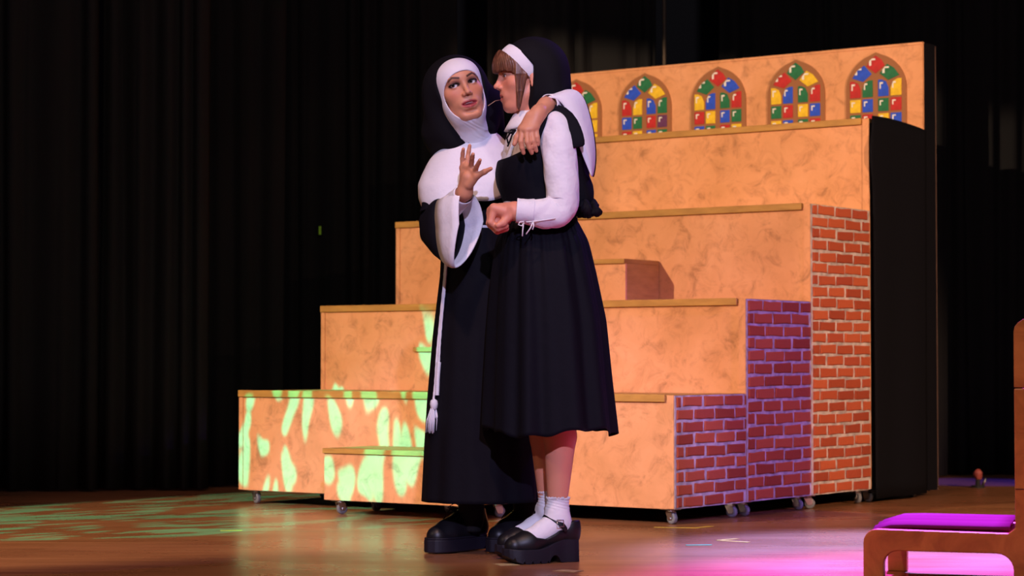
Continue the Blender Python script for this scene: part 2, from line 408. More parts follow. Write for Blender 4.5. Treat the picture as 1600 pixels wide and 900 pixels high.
# half-height steps in the middle
def half_step(name, yf, z0, z1, dep, label, cast=False):
    rt = empty(name, ORG + V * yf + Vector((0, 0, z0)), RZ); tag(rt, label, 'step block', 'half height step blocks in the middle of the tiers')
    xa, xb, h = -1.605, -0.815, z1 - z0; b0 = ZB if cast else 0.0
    MB().box(xa, xb, 0.0, 0.012, b0, h - 0.022).build('front_panel', M['plaster'], rt)
    MB().box(xa, xa + 0.012, 0.012, dep, b0, h - 0.022).build('side_panel', M['plaster'], rt)
    MB().box(xb - 0.012, xb, 0.012, dep, b0, h - 0.022).build('side_panel', M['ochre'], rt)
    MB().box(xa - 0.004, xb, -0.010, dep, h - 0.022, h).build('tread', M['ochre'], rt, bevel=0.002)
    if cast:
        for (x, y) in ((xa + 0.05, 0.05), (xb - 0.05, 0.05), (xa + 0.05, dep - 0.05), (xb - 0.05, dep - 0.05)):
            caster(rt, x, y, random.uniform(0.9, 1.8))
half_step('half_step', -0.352, 0.0, 0.295, 0.345, 'low step block on castors on the floor lit by green patterns', True)
half_step('half_step', RUN - 0.305, TOPS[0] + 0.004, 0.748, 0.298, 'small step block on the lowest tier left of the long habit')
half_step('half_step', 2 * RUN - 0.305, TOPS[1] + 0.004, 1.165, 0.298, 'small step block on the second tier right of the pinafore skirt')

# board with arched windows at the back of the top tier
GLASS = {}
def glass_fn(nt, N, L, b, col):
    tc = N.new('ShaderNodeTexCoord'); sp = N.new('ShaderNodeSeparateXYZ'); L.new(tc.outputs['Generated'], sp.inputs[0])
    nz = noise(N, L, tc.outputs['Object'], 30, 2)
    def band(s, a, c):
        m1 = N.new('ShaderNodeMath'); m1.operation = 'GREATER_THAN'; L.new(s, m1.inputs[0]); m1.inputs[1].default_value = a
        m2 = N.new('ShaderNodeMath'); m2.operation = 'LESS_THAN'; L.new(s, m2.inputs[0]); m2.inputs[1].default_value = c
        m3 = N.new('ShaderNodeMath'); m3.operation = 'MULTIPLY'; L.new(m1.outputs[0], m3.inputs[0]); L.new(m2.outputs[0], m3.inputs[1]); return m3.outputs[0]
    def mul(a, c, op='MULTIPLY'):
        m = N.new('ShaderNodeMath'); m.operation = op; L.new(a, m.inputs[0]); L.new(c, m.inputs[1]); return m.outputs[0]
    stroke = mul(mul(band(sp.outputs[0], .14, .26), band(sp.outputs[2], .45, .82)), mul(band(sp.outputs[0], .14, .48), band(sp.outputs[2], .74, .84)), 'MAXIMUM')
    dark = tuple(c * 0.55 for c in col)
    c = mixc(N, L, nz, dark, tuple(min(1, c * 1.35) for c in col))
    L.new(mixc(N, L, stroke, c, (0.75, 0.72, 0.70)), b.inputs['Base Color'])
for k, c in dict(r=(0.48, 0.018, 0.020), g=(0.012, 0.15, 0.060), b=(0.018, 0.075, 0.62), y=(0.90, 0.50, 0.02), p=(0.12, 0.03, 0.11)).items():
    GLASS[k] = mat('painted_pane_' + dict(r='red', g='green', b='blue', y='yellow', p='purple')[k], c, 0.6, 0.25, fn=lambda nt, N, L, b, c=c: glass_fn(nt, N, L, b, c))
board = empty('window_board', ORG + V * (4 * RUN + 0.006), RZ)
tag(board, 'tall ochre board with five painted arched stained glass windows', 'scenery board')
BT = 2.288
MB().box(-WID, 0, 0, 0.018, 1.30, BT).build('board_panel', M['plaster'], board)
MB().box(-WID, 0.0, -0.004, 0.022, BT, BT + 0.012).build('top_edge', M['plaster'], board)
MB().box(-0.002, 0.006, 0.018, 0.135, 0.03, BT + 0.010).build('black_return', M['drape'], board)
MB().box(0.000, 0.008, 0.135, 0.142, 0.03, BT + 0.005).build('return_edge', mat('raw_brown_edge', (0.10, 0.055, 0.04), 0.8), board)
MB().box(-WID, -0.01, 0.10, 0.118, 0.03, BT - 0.02).build('rear_flat', M['black_wood'], board)

def rot_rect(cx, cy, w, h, a, bulge=0.0):
    c, s = math.cos(math.radians(a)), math.sin(math.radians(a)); r = []
    pts = [(-w/2, -h/2), (0, -h/2 - bulge * -0.4), (w/2, -h/2), (w/2, h/2), (0, h/2 + bulge), (-w/2, h/2)]
    return [(cx + x * c - y * s, cy + x * s + y * c) for x, y in pts]
half_w, spring, apex = 0.170, 0.112, 0.296
cA = 0.030; RA = half_w + cA; a_top = math.acos(cA / RA)
outer_r = [(-cA + RA * math.cos(a_top * i / 9), spring + RA * math.sin(a_top * i / 9) * (apex - spring) / (RA * math.sin(a_top))) for i in range(9)] + [(0, apex + 0.006)]
outer = [(-half_w, -0.30), (half_w, -0.30)] + outer_r + [(-x, y) for x, y in outer_r[:-1][::-1]]
panes = [('T', [(-0.046, 0.213), (0.0, 0.178), (0.046, 0.213), (0.030, 0.240), (0.0, 0.262), (-0.030, 0.240)]),
         ('L', [(-0.128, 0.152), (-0.072, 0.132), (-0.028, 0.166), (-0.066, 0.208), (-0.100, 0.188)]),
         ('R', [(0.128, 0.152), (0.100, 0.188), (0.066, 0.208), (0.028, 0.166), (0.072, 0.132)])]
cols = [(-0.143, -0.089), (-0.072, -0.020), (0.017, 0.069), (0.087, 0.141)]
for ci, (a, b) in enumerate(cols):
    inner_right = ci in (0, 2)
    lo, hi = 0.044, 0.122
    if inner_right: poly = [(a, lo), (b, lo), (b, hi - 0.040), (b - (b - a) * 0.25, hi - 0.010), (a + (b - a) * 0.35, hi), (a, hi)]
    else: poly = [(a, lo), (b, lo), (b, hi), (a + (b - a) * 0.65, hi), (a + (b - a) * 0.25, hi - 0.010), (a, hi - 0.040)]
    panes.append(('A%d' % ci, poly))
for rI, (lo, hi) in enumerate(((-0.034, 0.026), (-0.108, -0.052), (-0.182, -0.126))):
    for ci, (a, b) in enumerate(cols):
        panes.append(('BCD'[rI] + str(ci), [(a, lo), (b, lo), (b, hi), (a, hi)]))
designs = [('r', 'b', 'g', 'ryby', 'bgry', 'grby', 'ybgr'), ('g', 'b', 'y', 'rybg', 'bgrp', 'rybg', 'gbry'), ('r', 'g', 'b', 'ybgr', 'rybg', 'bgry', 'grby'),
           ('g', 'r', 'y', 'ybgr', 'gryb', 'ybgr', 'rgby'), ('r', 'b', 'g', 'rgby', 'ybgr', 'gryb', 'bgry')]
for wi, t in enumerate((1.96 * 1.079, 1.537 * 1.079, 1.105 * 1.079, 0.668 * 1.079, 0.238 * 1.079)):
    w = empty('arched_window', (-t, 0, 1.965), 0.0); w.parent = board
    MB().prism(outer, -0.007, 0.0).build('window_frame', M['frame_brown'], w)
    T, Lp, R, A, B, Cc, D = designs[wi]
    for nm, poly in panes:
        up = 0.020 if nm == 'T' else (0.026 if nm in 'LR' else 0.034)
        mx_ = sum(q[0] for q in poly) / len(poly); my_ = sum(q[1] for q in poly) / len(poly)
        poly = [(mx_ + (x - mx_) * 1.10, my_ + (y - my_) * 1.10 + up) for x, y in poly]
        k = dict(T=T, L=Lp, R=R).get(nm) or dict(A=A, B=B, C=Cc, D=D)[nm[0]][int(nm[1])]
        cx_ = sum(p[0] for p in poly) / len(poly); cy_ = sum(p[1] for p in poly) / len(poly)
        MB().prism([(x - cx_, y - cy_) for x, y in poly], -0.010, -0.006).build('pane', GLASS[k], w, loc=(cx_, 0, cy_))

# black cloth hung over the right end of the top tier
def drape_sheet():
    P = []; nu, nv = 26, 22
    for i in range(nu):
        s = i / (nu - 1); row = []
        for j in range(nv):
            t = j / (nv - 1)
            y = 0.004 + t * (RUN - 0.010)
            ztop = TOPS[3] + 0.012 - 0.022 * t ** 1.5 + 0.008 * math.sin(math.pi * t)
            z = ztop + (0.02 - ztop) * s
            x = 0.020 + 0.006 * math.sin(9 * t + 1.5 * s) * (0.3 + s)
            if t < 0.12:
                wob = 0.075 * math.exp(-((s - 0.10) / 0.055) ** 2) * (s < 0.235)
                y -= wob * (1 - t / 0.12) * 0.4; x -= 0.0
            row.append((x, y, z))
        P.append(row)
    return MB().grid(P, nu, nv)
d = drape_sheet().build('black_cloth', M['drape'], smooth=True, solid=0.006)
d.location = ORG + V * (3 * RUN); d.rotation_euler = (0, 0, RZ)
tag(d, 'black cloth hanging over the right end of the top tier', 'cloth')

# ------------------------------------------------------------------ wooden kneeler at the right edge
KO = Vector((1.072, 6.79, 0)); KA = math.atan2(-0.32, 0.947)
kn = empty('wooden_kneeler', KO, KA)
tag(kn, 'varnished wooden prayer kneeler with ribbed pad at the right edge', 'kneeler')
KW, KL, KT = 0.50, 0.455, 0.170
def side_poly():
    p = [(0.0, 0.0), (0.062, 0.0), (0.062, 0.065)]
    p += [(0.062 + 0.045 * (1 - math.cos(a)), 0.065 + 0.040 * math.sin(a)) for a in [math.pi/2*i/6 for i in range(1, 7)]]
    p += [(KL - 0.055 + 0.050 * math.sin(a), 0.105 - 0.050 * (1 - math.cos(a))) for a in [math.pi/2*i/6 for i in range(0, 7)]]
    p += [(KL - 0.005, 0.0), (KL + 0.13, 0.0), (KL + 0.13, 0.60), (KL, 0.60), (KL, KT + 0.012)]
    p += [(KL - 0.02, KT - 0.004), (0.06, KT)] + [(0.042 - 0.042 * math.sin(a), KT - 0.042 + 0.042 * math.cos(a)) for a in [math.pi/2*i/5 for i in range(6)]]
    return p
for yy in (0.0, KW - 0.036):
    MB().prism(side_poly(), yy, yy + 0.036).build('side_frame', M['pine'], kn, bevel=0.004)
    up = [(KL, 0.603), (KL + 0.13, 0.603), (KL + 0.13, 0.80)] + [(KL + 0.065 + 0.065 * math.cos(a), 0.77 + 0.045 * math.sin(a)) for a in [math.pi * i / 10 for i in range(1, 10)]] + [(KL, 0.77)]
    MB().prism(up, yy, yy + 0.036).build('upright_top', M['pine'], kn, bevel=0.004)
MB().box(KL + 0.030, KL + 0.055, -0.008, 0.0, 0.250, 0.330).build('joint_block', M['pine'], kn, bevel=0.002)
MB().box(KL + 0.002, KL + 0.128, -0.0012, 0.0, 0.298, 0.3005).build('joint_line', mat('dark_joint', (0.05, 0.02, 0.01), 0.8), kn)
pad = MB(); prof = []
for i in range(41):
    t = i / 40; y = 0.036 + t * (KW - 0.072)
    prof.append((y, KT + 0.004 + 0.016 * math.sin(math.pi * t) ** 0.5 + 0.0065 * abs(math.sin(5 * math.pi * t))))
pad.grid([[(0.025 + (KL - 0.045) * s / 8, y, z - (0.018 * (1 - s / 1.5) ** 2 if s < 1.5 else 0)) for (y, z) in prof] for s in range(9)], 9, 41)
pad.build('ribbed_pad', mat('pink_pad_cloth', (0.125, 0.008, 0.105), 0.8, 0.12), kn, smooth=True, solid=0.008)
MB().box(0.03, KL, 0.036, KW - 0.036, KT - 0.035, KT - 0.006).build('pad_board', M['pine'], kn)
MB().box(KL + 0.02, KL + 0.04, 0.036, KW - 0.036, 0.16, 0.60).build('front_board', M['pine'], kn)
MB().box(KL - 0.06 + 0.12, KL + 0.30, -0.02, KW + 0.02, 0.815, 0.84).build('arm_shelf', M['pine'], kn, bevel=0.004)

# ------------------------------------------------------------------ tape and bits on the floor
def tape(name, pts, m, label, wdt=0.022):
    """flat strip on the floor through photo positions on the ground"""
    w = [Vector((p.x, p.y, 0)) for p in (at(x, y, 3464 * 0.68 / (y - 565.0)) for x, y in pts)]
    mb = MB()
    for a, b in zip(w[:-1], w[1:]):
        n = (b - a).normalized().cross(Vector((0, 0, 1))) * wdt / 2
        q = [a - n, b - n, b + n, a + n]
        mb.add([(p.x, p.y, 0.0004) for p in q] + [(p.x, p.y, 0.0014) for p in q], [(0,1,2,3),(4,5,6,7),(0,1,5,4),(1,2,6,5),(2,3,7,6),(3,0,4,7)])
    tag(mb.build(name, m), label, 'tape', 'tape marks on the stage floor')
tape('floor_tape', [(1022, 823), (1088, 824), (1112, 821.5)], M['tape_y'], 'yellow tape corner under the lowest brick corner castor')
tape('floor_tape', [(1170, 846.5), (1122, 843.5), (1152, 841)], M['tape_y'], 'small yellow tape arrow on the floor left of the kneeler')
tape('floor_tape', [(1072, 851), (1112, 850.5)], M['tape_g'], 'short green tape dash on the floor right of the shoes')
tape('floor_tape', [(776, 881.5), (806, 880.5)], M['tape_w'], 'worn cream tape scrap in front of the strapped shoe toe', 0.07)
tape('floor_tape', [(871, 890), (905, 892)], M['tape_w'], 'worn cream tape scrap in front of the strapped shoe heel', 0.06)
tape('floor_tape', [(345, 828.5), (378, 828)], M['tape_y'], 'tiny yellow tape mark on the green patterned floor at left', 0.03)

# small lamp lying in the dark wing at the right
lp = empty('floor_lantern', at(1528, 764, 12.0), 0.4); lp.location.z = 0
tag(lp, 'small reddish floor lantern in the dark at far right', 'lantern')
MB().tube([(0, 0, 0), (0, 0, 0.012), (0, 0, 0.013), (0, 0, 0.045)], [0.035, 0.035, 0.014, 0.012], 14).build('base', M['black_wood'], lp, smooth=False)
MB().tube([(-0.01, 0, 0.045), (0, 0, 0.05), (0.0, 0, 0.075), (-0.02, -0.03, 0.085)], [0.008, 0.02, 0.026, 0.018], 14).build('head', mat('dull_red_housing', (0.30, 0.06, 0.05), 0.5), lp, smooth=True)
MB().tube([(0.03, 0, 0.01), (0.045, -0.01, 0.05)], 0.007, 8).build('handle', M['steel'], lp, smooth=True)


# ------------------------------------------------------------------ people: signed distance bodies
class Field:
    """smooth union of shapes on a rectilinear grid, turned into one continuous surface"""
    def __init__(s, xs, ys, zs):
        s.ax = [np.asarray(a, np.float32) for a in (xs, ys, zs)]
        s.D = np.full([len(a) for a in s.ax], 0.5, np.float32)
    def box(s, lo, hi):
        sl = []
        for a, l, h in zip(s.ax, lo, hi):
            i0 = max(int(np.searchsorted(a, l)) - 1, 0); i1 = min(int(np.searchsorted(a, h)) + 1, len(a))
            if i1 - i0 < 2: return None, None
            sl.append(slice(i0, i1))
        P = np.meshgrid(*[a[q] for a, q in zip(s.ax, sl)], indexing='ij')
        return tuple(sl), P
    def _mix(s, sl, d, k, sub):
        a = s.D[sl]
        if sub: a = -a
        b = d
        if k > 0:
            h = np.maximum(k - np.abs(a - b), 0) / k
            r = np.minimum(a, b) - h * h * k * 0.25
        else: r = np.minimum(a, b)
        s.D[sl] = -r if sub else r
    def cone(s, a, b, ra, rb, k=0.01, sub=False):
        a, b = np.array(a, np.float32), np.array(b, np.float32)
        m = max(ra, rb) + k + 0.02
        sl, P = s.box(np.minimum(a, b) - m, np.maximum(a, b) + m)
        if sl is None: return
        ab = b - a; L2 = max(float(ab @ ab), 1e-9)
        q = [P[i] - a[i] for i in range(3)]
        t = np.clip((q[0]*ab[0] + q[1]*ab[1] + q[2]*ab[2]) / L2, 0, 1)
        d = np.sqrt((q[0]-ab[0]*t)**2 + (q[1]-ab[1]*t)**2 + (q[2]-ab[2]*t)**2) - (ra + (rb - ra) * t)
        s._mix(sl, d, k, sub)
    def chain(s, pts, rads, k=0.01):
        for i in range(len(pts) - 1): s.cone(pts[i], pts[i+1], rads[i], rads[i+1], k)
    def ell(s, c, r, R=None, k=0.01, sub=False):
        c = np.array(c, np.float32); r = np.array(r, np.float32)
        m = float(r.max()) + k + 0.02
        sl, P = s.box(c - m, c + m)
        if sl is None: return
        q = np.stack([P[i] - c[i] for i in range(3)], -1)
        if R is not None: q = q @ np.array(R, np.float32)
        k0 = np.linalg.norm(q / r, axis=-1); k1 = np.linalg.norm(q / (r * r), axis=-1)
        d = k0 * (k0 - 1) / np.maximum(k1, 1e-6)
        s._mix(sl, np.where(np.isfinite(d), d, -float(r.min())), k, sub)
    def func(s, lo, hi, f, k=0.0, sub=False):
        """f(X, Y, Z) -> distance; sub carves it away"""
        sl, P = s.box(lo, hi)
        if sl is None: return
        s._mix(sl, f(*P).astype(np.float32), k, sub)
    def surface(s):
        D = s.D; S = D < 0
        n = [m - 1 for m in D.shape]
        cnt = np.zeros(n, np.uint8)
        for i in (0, 1):
            for j in (0, 1):
                for k in (0, 1):
                    cnt += S[i:i+n[0], j:j+n[1], k:k+n[2]]
        act = np.flatnonzero((cnt > 0) & (cnt < 8)); del cnt
        I, J, K = np.unravel_index(act, n)
        off = [(i, j, k) for i in (0, 1) for j in (0, 1) for k in (0, 1)]
        val = {o: D[I+o[0], J+o[1], K+o[2]] for o in off}
        acc = np.zeros((len(act), 3)); num = np.zeros(len(act))
        for o in off:
            for a in range(3):
                if o[a]: continue
                p = list(o); p[a] = 1; p = tuple(p)
                v0, v1 = val[o], val[p]; ch = (v0 < 0) != (v1 < 0)
                t = np.where(ch, v0 / np.where(ch, v0 - v1, 1), 0)
                pt = np.empty((len(act), 3)); idx = (I, J, K)
                for b in range(3):
                    base = s.ax[b][idx[b] + o[b]]
                    if b == a: base = base + t * (s.ax[b][idx[b] + 1] - s.ax[b][idx[b]])
                    pt[:, b] = base
                acc += pt * ch[:, None]; num += ch
        verts = acc / num[:, None]
        faces = []
        st = (n[1] * n[2], n[2], 1)
        for a in range(3):
            b, c = (a + 1) % 3, (a + 2) % 3
            s0 = [slice(None)] * 3; s1 = [slice(None)] * 3
            s0[a] = slice(0, -1); s1[a] = slice(1, None)
            for q in (b, c): s0[q] = slice(1, -1); s1[q] = slice(1, -1)
            A, B = S[tuple(s0)], S[tuple(s1)]
            e = np.argwhere(A != B)
            if not len(e): continue
            flip = A[tuple(e.T)]
            cell = e.copy(); cell[:, b] += 1; cell[:, c] += 1
            f = cell @ np.array(st)
            quad = np.stack([f - st[b] - st[c], f - st[c], f, f - st[b]], 1)
            quad[~flip] = quad[~flip][:, ::-1]
            faces.append(np.searchsorted(act, quad))
        return verts, np.concatenate(faces)
    def build(s, name, mat_, parent=None, color=None, smooth=2):
        v, f = s.surface()
        lab = np.arange(len(v)); e = np.concatenate([f[:, [0, 1]], f[:, [1, 2]], f[:, [2, 3]], f[:, [3, 0]]])
        while True:                                   # keep only the biggest connected piece
            m = np.minimum(lab[e[:, 0]], lab[e[:, 1]]); new = lab.copy()
            np.minimum.at(new, e[:, 0], m); np.minimum.at(new, e[:, 1], m); new = new[new]
            if (new == lab).all(): break
            lab = new
        u, n_ = np.unique(lab, return_counts=True); big = lab == u[n_.argmax()]
        if not big.all():
            f = f[big[f[:, 0]]]; idx = np.cumsum(big) - 1; f = idx[f]; v = v[big]
        me = bpy.data.meshes.new(name)
        me.vertices.add(len(v)); me.vertices.foreach_set('co', v.astype(np.float32).ravel())
        me.loops.add(f.size); me.loops.foreach_set('vertex_index', f.astype(np.int32).ravel())
        me.polygons.add(len(f)); me.polygons.foreach_set('loop_start', np.arange(0, f.size, 4, dtype=np.int32))
        me.polygons.foreach_set('use_smooth', np.ones(len(f), bool))
        me.update(calc_edges=True); me.validate()
        if color is not None:
            at_ = me.color_attributes.new('tint', 'FLOAT_COLOR', 'POINT')
            c = np.ones((len(v), 4), np.float32); c[:, :3] = color(v)
            at_.data.foreach_set('color', c.ravel())
        o = bpy.data.objects.new(name, me); COL.objects.link(o); me.materials.append(mat_)
        if parent: o.parent = parent
        if smooth:
            m = o.modifiers.new('relax', 'SMOOTH'); m.factor = 0.5; m.iterations = smooth
        return o

def rng(a, b, st): return np.arange(a, b + st, st)

class Frame:
    """local frame: x to the person's left, y forward, z up"""
    def __init__(s, origin, yaw=0, roll=0, pitch=0, scale=1.0, lean=None):
        # yaw 0 looks at the camera (-Y); positive yaw turns to the right of the picture
        y, r, p = math.radians(yaw), math.radians(roll), math.radians(pitch)
        R = Matrix.Rotation(y, 3, 'Z') @ Matrix.Rotation(math.pi, 3, 'Z')
        R = R @ Matrix.Rotation(p, 3, 'X') @ Matrix.Rotation(r, 3, 'Y')
        s.R = np.array(R); s.o = np.array(origin); s.k = scale
    def w(s, x, y, z): return s.o + s.R @ (np.array((x, y, z)) * s.k)
    def loc(s, V): return (np.asarray(V) - s.o) @ s.R / s.k

def add_head(F, H, mouth=0.0, neck_to=None, neck_r=0.05, smile=0.0, eye=1.0, crown=1.0):
    k = H.k
    E = lambda c, r, kk=0.02, sub=False, R=None: F.ell(H.w(*c), np.array(r) * k, H.R if R is None else H.R @ R, kk * k, sub)
    C = lambda a, b, ra, rb, kk=0.01, sub=False: F.cone(H.w(*a), H.w(*b), ra * k, rb * k, kk * k, sub)
    E((0, -0.012, 0.030 * crown), (0.073, 0.092, 0.076 * crown))
    E((0, 0.028, -0.030), (0.059, 0.058, 0.074), 0.03)
    E((0, 0.038, -0.066 - 0.006 * mouth), (0.045, 0.042, 0.044), 0.03)
    C((-0.014, 0.064, -0.098 - 0.008 * mouth), (0.014, 0.064, -0.098 - 0.008 * mouth), 0.013, 0.013, 0.022)
    for q in (-1, 1):
        C((q * 0.050, -0.004, -0.058), (q * 0.026, 0.050, -0.094 - 0.006 * mouth), 0.014, 0.013, 0.022)
        E((q * 0.044, 0.050, -0.026), (0.019, 0.020, 0.018), 0.022)
        C((q * 0.010, 0.080, 0.019), (q * 0.037, 0.070, 0.019), 0.008, 0.006, 0.016)
        E((q * 0.072, -0.012, -0.014), (0.007, 0.018, 0.030), 0.006)
        E((q * 0.074, -0.006, -0.036), (0.006, 0.009, 0.010), 0.005)
        E((q * 0.031, 0.092, 0.000), (0.018, 0.015, 0.012), 0.012, True)
    E((0, 0.055, 0.042 * crown), (0.046, 0.026, 0.034 * crown), 0.03)
    for q in (-1, 1):
        E((q * 0.031, 0.0685, 0.0), (0.0150, 0.0140, 0.0135), 0.005)
        E((q * 0.031, 0.0840, -0.0003), (0.0140, 0.010, 0.0058 * eye), 0.002, True)
    # nose
    C((0, 0.080, 0.012), (0, 0.1000, -0.029), 0.0062, 0.0078, 0.012)
    E((0, 0.1030, -0.032), (0.0085, 0.0085, 0.0078), 0.006)
    for q in (-1, 1):
        E((q * 0.0115, 0.0915, -0.0365), (0.0064, 0.0082, 0.0064), 0.007)
        E((q * 0.0062, 0.0985, -0.0420), (0.0032, 0.0042, 0.0030), 0.002, True)
    # lips
    zl = -0.062; g = 0.0035 + 0.0055 * mouth
    E((0, 0.0745, zl - 0.002), (0.030, 0.012, 0.018), 0.014)
    sm = 0.003 * smile; mw = 0.0225 + 0.0040 * smile
    for q in (-1, 1):
        C((q * mw, 0.0735 - 0.35 * (mw - 0.0225), zl - 0.004 + sm), (0, 0.0860, zl + 0.0022), 0.0026, 0.0042, 0.005)
        C((q * (mw - 0.002), 0.0735 - 0.35 * (mw - 0.0225), zl - 0.006 - 0.6 * g + sm), (0, 0.0845, zl - 0.008 - g), 0.0028, 0.0052, 0.005)
    E((0, 0.0880, zl - 0.0035 - g * 0.45 + sm * 0.3), (mw - 0.001, 0.010 + 0.006 * mouth, 0.0013 + 0.0048 * mouth), 0.002, True)
    if smile: E((0, 0.078, zl - 0.023 - g), (0.020, 0.0045, 0.0045), 0.010, True)
    if neck_to is not None:
        F.cone(H.w(0, -0.022, -0.055), neck_to, neck_r, neck_r * 1.08, 0.03)

def sstep(e0, e1, x):
    t = np.clip((x - e0) / (e1 - e0), 0, 1); return t * t * (3 - 2 * t)

def face_tint(H, base, lips, brow, liner=0.8, shadow=(0.30, 0.12, 0.10), blush=0.35, smile=0.0):
    base, lips, brow = map(np.array, (base, lips, brow))
    def f(v):
        p = H.loc(v); x, y, z = p[:, 0], p[:, 1], p[:, 2]; ax = np.abs(x)
        c = np.tile(base, (len(v), 1)).astype(float)
        front = sstep(0.03, 0.05, y) * (ax < 0.07) * (z > -0.12) * (z < 0.1)
        def lay(m, col): c[:] = c * (1 - m[:, None]) + np.array(col) * m[:, None]
        lay(blush * np.exp(-(((ax - 0.040) / 0.020) ** 2 + ((z + 0.028) / 0.016) ** 2)) * front, base * np.array((1.0, 0.62, 0.60)))
        e = ((ax - 0.031) / 0.0215) ** 2 + ((z - 0.004) / 0.0125) ** 2
        lay(liner * 0.75 * np.exp(-np.maximum(e - 0.35, 0) * 1.6) * front, shadow)
        e2 = np.sqrt(((ax - 0.0315) / 0.0150) ** 2 + ((z - 0.0010) / 0.0068) ** 2)
        lay(liner * (1 - sstep(0.12, 0.34, np.abs(e2 - 0.98))) * front * (z > -0.005), (0.012, 0.008, 0.008))
        zb = 0.0195 + 0.006 * np.clip((ax - 0.014) / 0.020, 0, 1) - 0.011 * np.clip((ax - 0.036) / 0.016, 0, 1)
        lay(0.92 * (1 - sstep(0.0024, 0.0050, np.abs(z - zb))) * sstep(0.010, 0.014, ax) * (1 - sstep(0.046, 0.053, ax)) * front, brow)
        el = np.sqrt((ax / (0.0245 + 0.004 * smile)) ** 2 + ((z + 0.0675 + 0.001 * smile - 2.2 * smile * ax * ax) / (0.0112 + 0.0020 * smile)) ** 2)
        lay((1 - sstep(0.80, 1.05, el)) * front * (y > 0.070), lips)
        return c
    return f

def skin_fn(nt, N, L, b):
    a = N.new('ShaderNodeAttribute'); a.attribute_name = 'tint'
    L.new(a.outputs['Color'], b.inputs['Base Color'])
    b.inputs['Subsurface Weight'].default_value = 0.12
    b.inputs['Subsurface Radius'].default_value = (0.012, 0.005, 0.003)
    b.inputs['Subsurface Scale'].default_value = 0.6
M['skin'] = mat('skin', (0.55, 0.3, 0.2), 0.48, 0.4, fn=skin_fn)
def cloth_fn(scale, strength, dist):
    def f(nt, N, L, b):
        n = noise(N, L, coords(N, L), scale, 3); bump(N, L, b, n, strength, dist)
    return f
M['white'] = mat('white_cotton', (0.80, 0.77, 0.80), 0.85, 0.2, fn=cloth_fn(38, 0.35, 0.006))
M['blouse'] = mat('crumpled_white_cotton', (0.78, 0.75, 0.78), 0.85, 0.2, fn=cloth_fn(13, 0.7, 0.018))
M['coif'] = mat('white_jersey', (0.78, 0.74, 0.78), 0.85, 0.2, fn=cloth_fn(30, 0.25, 0.004))
M['habit'] = mat('black_habit_cloth', (0.0042, 0.0035, 0.0064), 0.80, 0.13, fn=cloth_fn(16, 0.3, 0.01))
M['pinafore'] = mat('black_pinafore_cloth', (0.0036, 0.0034, 0.0070), 0.76, 0.12, fn=cloth_fn(22, 0.3, 0.008))
M['veil'] = mat('black_veil_cloth', (0.0055, 0.0048, 0.0068), 0.80, 0.12, fn=cloth_fn(20, 0.2, 0.006))
M['stocking'] = mat('black_stocking', (0.008, 0.007, 0.008), 0.8, 0.2)
M['leather'] = mat('black_shoe_leather', (0.007, 0.006, 0.008), 0.42, 0.4)
M['sole'] = mat('black_rubber_sole', (0.010, 0.008, 0.015), 0.55, 0.3)
def hair_fn(nt, N, L, b):
    n = noise(N, L, coords(N, L, scale=(95, 95, 7)), 1.0, 3, 0.6, 0.2)
    L.new(ramp(N, L, n, [(0.30, (0.050, 0.016, 0.008)), (0.55, (0.150, 0.052, 0.024)), (0.78, (0.30, 0.13, 0.065))]), b.inputs['Base Color'])
    bump(N, L, b, n, 0.6, 0.004)
M['hair'] = mat('brown_hair', (0.12, 0.05, 0.02), 0.42, 0.5, fn=hair_fn)
M['cord'] = mat('white_cord', (0.78, 0.75, 0.78), 0.8, 0.2)
M['teeth'] = mat('teeth', (0.75, 0.70, 0.66), 0.35, 0.5)
M['mouth'] = mat('mouth_inside', (0.10, 0.018, 0.02), 0.6, 0.3)
def eye_fn(nt, N, L, b):
    sp = N.new('ShaderNodeSeparateXYZ'); tc = N.new('ShaderNodeTexCoord'); L.new(tc.outputs['Object'], sp.inputs[0])
    L.new(ramp(N, L, sp.outputs[1], [(0.0, (0.78, 0.74, 0.74)), (0.855, (0.75, 0.72, 0.74)), (0.875, (0.05, 0.028, 0.016)), (0.965, (0.045, 0.022, 0.012)), (0.975, (0.003, 0.003, 0.003))]), b.inputs['Base Color'])
M['eye'] = mat('eyeball', (0.8, 0.8, 0.8), 0.12, 0.5, fn=eye_fn)

def eyeball(H, q, gaze, parent):
    """unit sphere whose local +y is the gaze"""
    n, m = 14, 20; P = []
    for i in range(n + 1):
        a = math.pi * i / n
        P.append([(math.sin(a) * math.cos(2*math.pi*j/m), math.cos(a), math.sin(a) * math.sin(2*math.pi*j/m)) for j in range(m)])
    o = MB().grid(P, n + 1, m, True).build('eyeball', M['eye'], parent, smooth=True)
    g = Vector(H.R @ np.array(gaze)).normalized()
    up = Vector((0, 0, 1)); xx = g.cross(up).normalized(); zz = xx.cross(g)
    o.rotation_euler = Matrix((xx, g, zz)).transposed().to_euler()
    r = 0.0122 * H.k; o.scale = (r, r, r); o.location = H.w(q * 0.031, 0.0690, 0.0)
    return o

def loft(rows, name, m, parent, smooth=True, solid=0.0, caps=False, sub=0):
    n = len(rows[0]); mb = MB().grid(rows, len(rows), n, True)
    if caps: mb.f += [tuple(reversed(range(n))), tuple(range((len(rows)-1)*n, len(rows)*n))]
    return mb.build(name, m, parent, smooth=smooth, solid=solid, sub=sub)

def interp(xs, tab):
    """tab rows: key, values... ; piecewise smooth (Catmull-like via numpy interp on dense keys)"""
    tab = np.array(tab, float)
    out = []
    for c in range(1, tab.shape[1]):
        out.append(np.interp(xs, tab[:, 0], tab[:, c]))
    r = np.stack(out, -1)
    if len(r) > 4:
        for _ in range(2):
            r[1:-1] = 0.25 * r[:-2] + 0.5 * r[1:-1] + 0.25 * r[2:]
    return r

def zy(py, Y): return at(800, py, Y).z

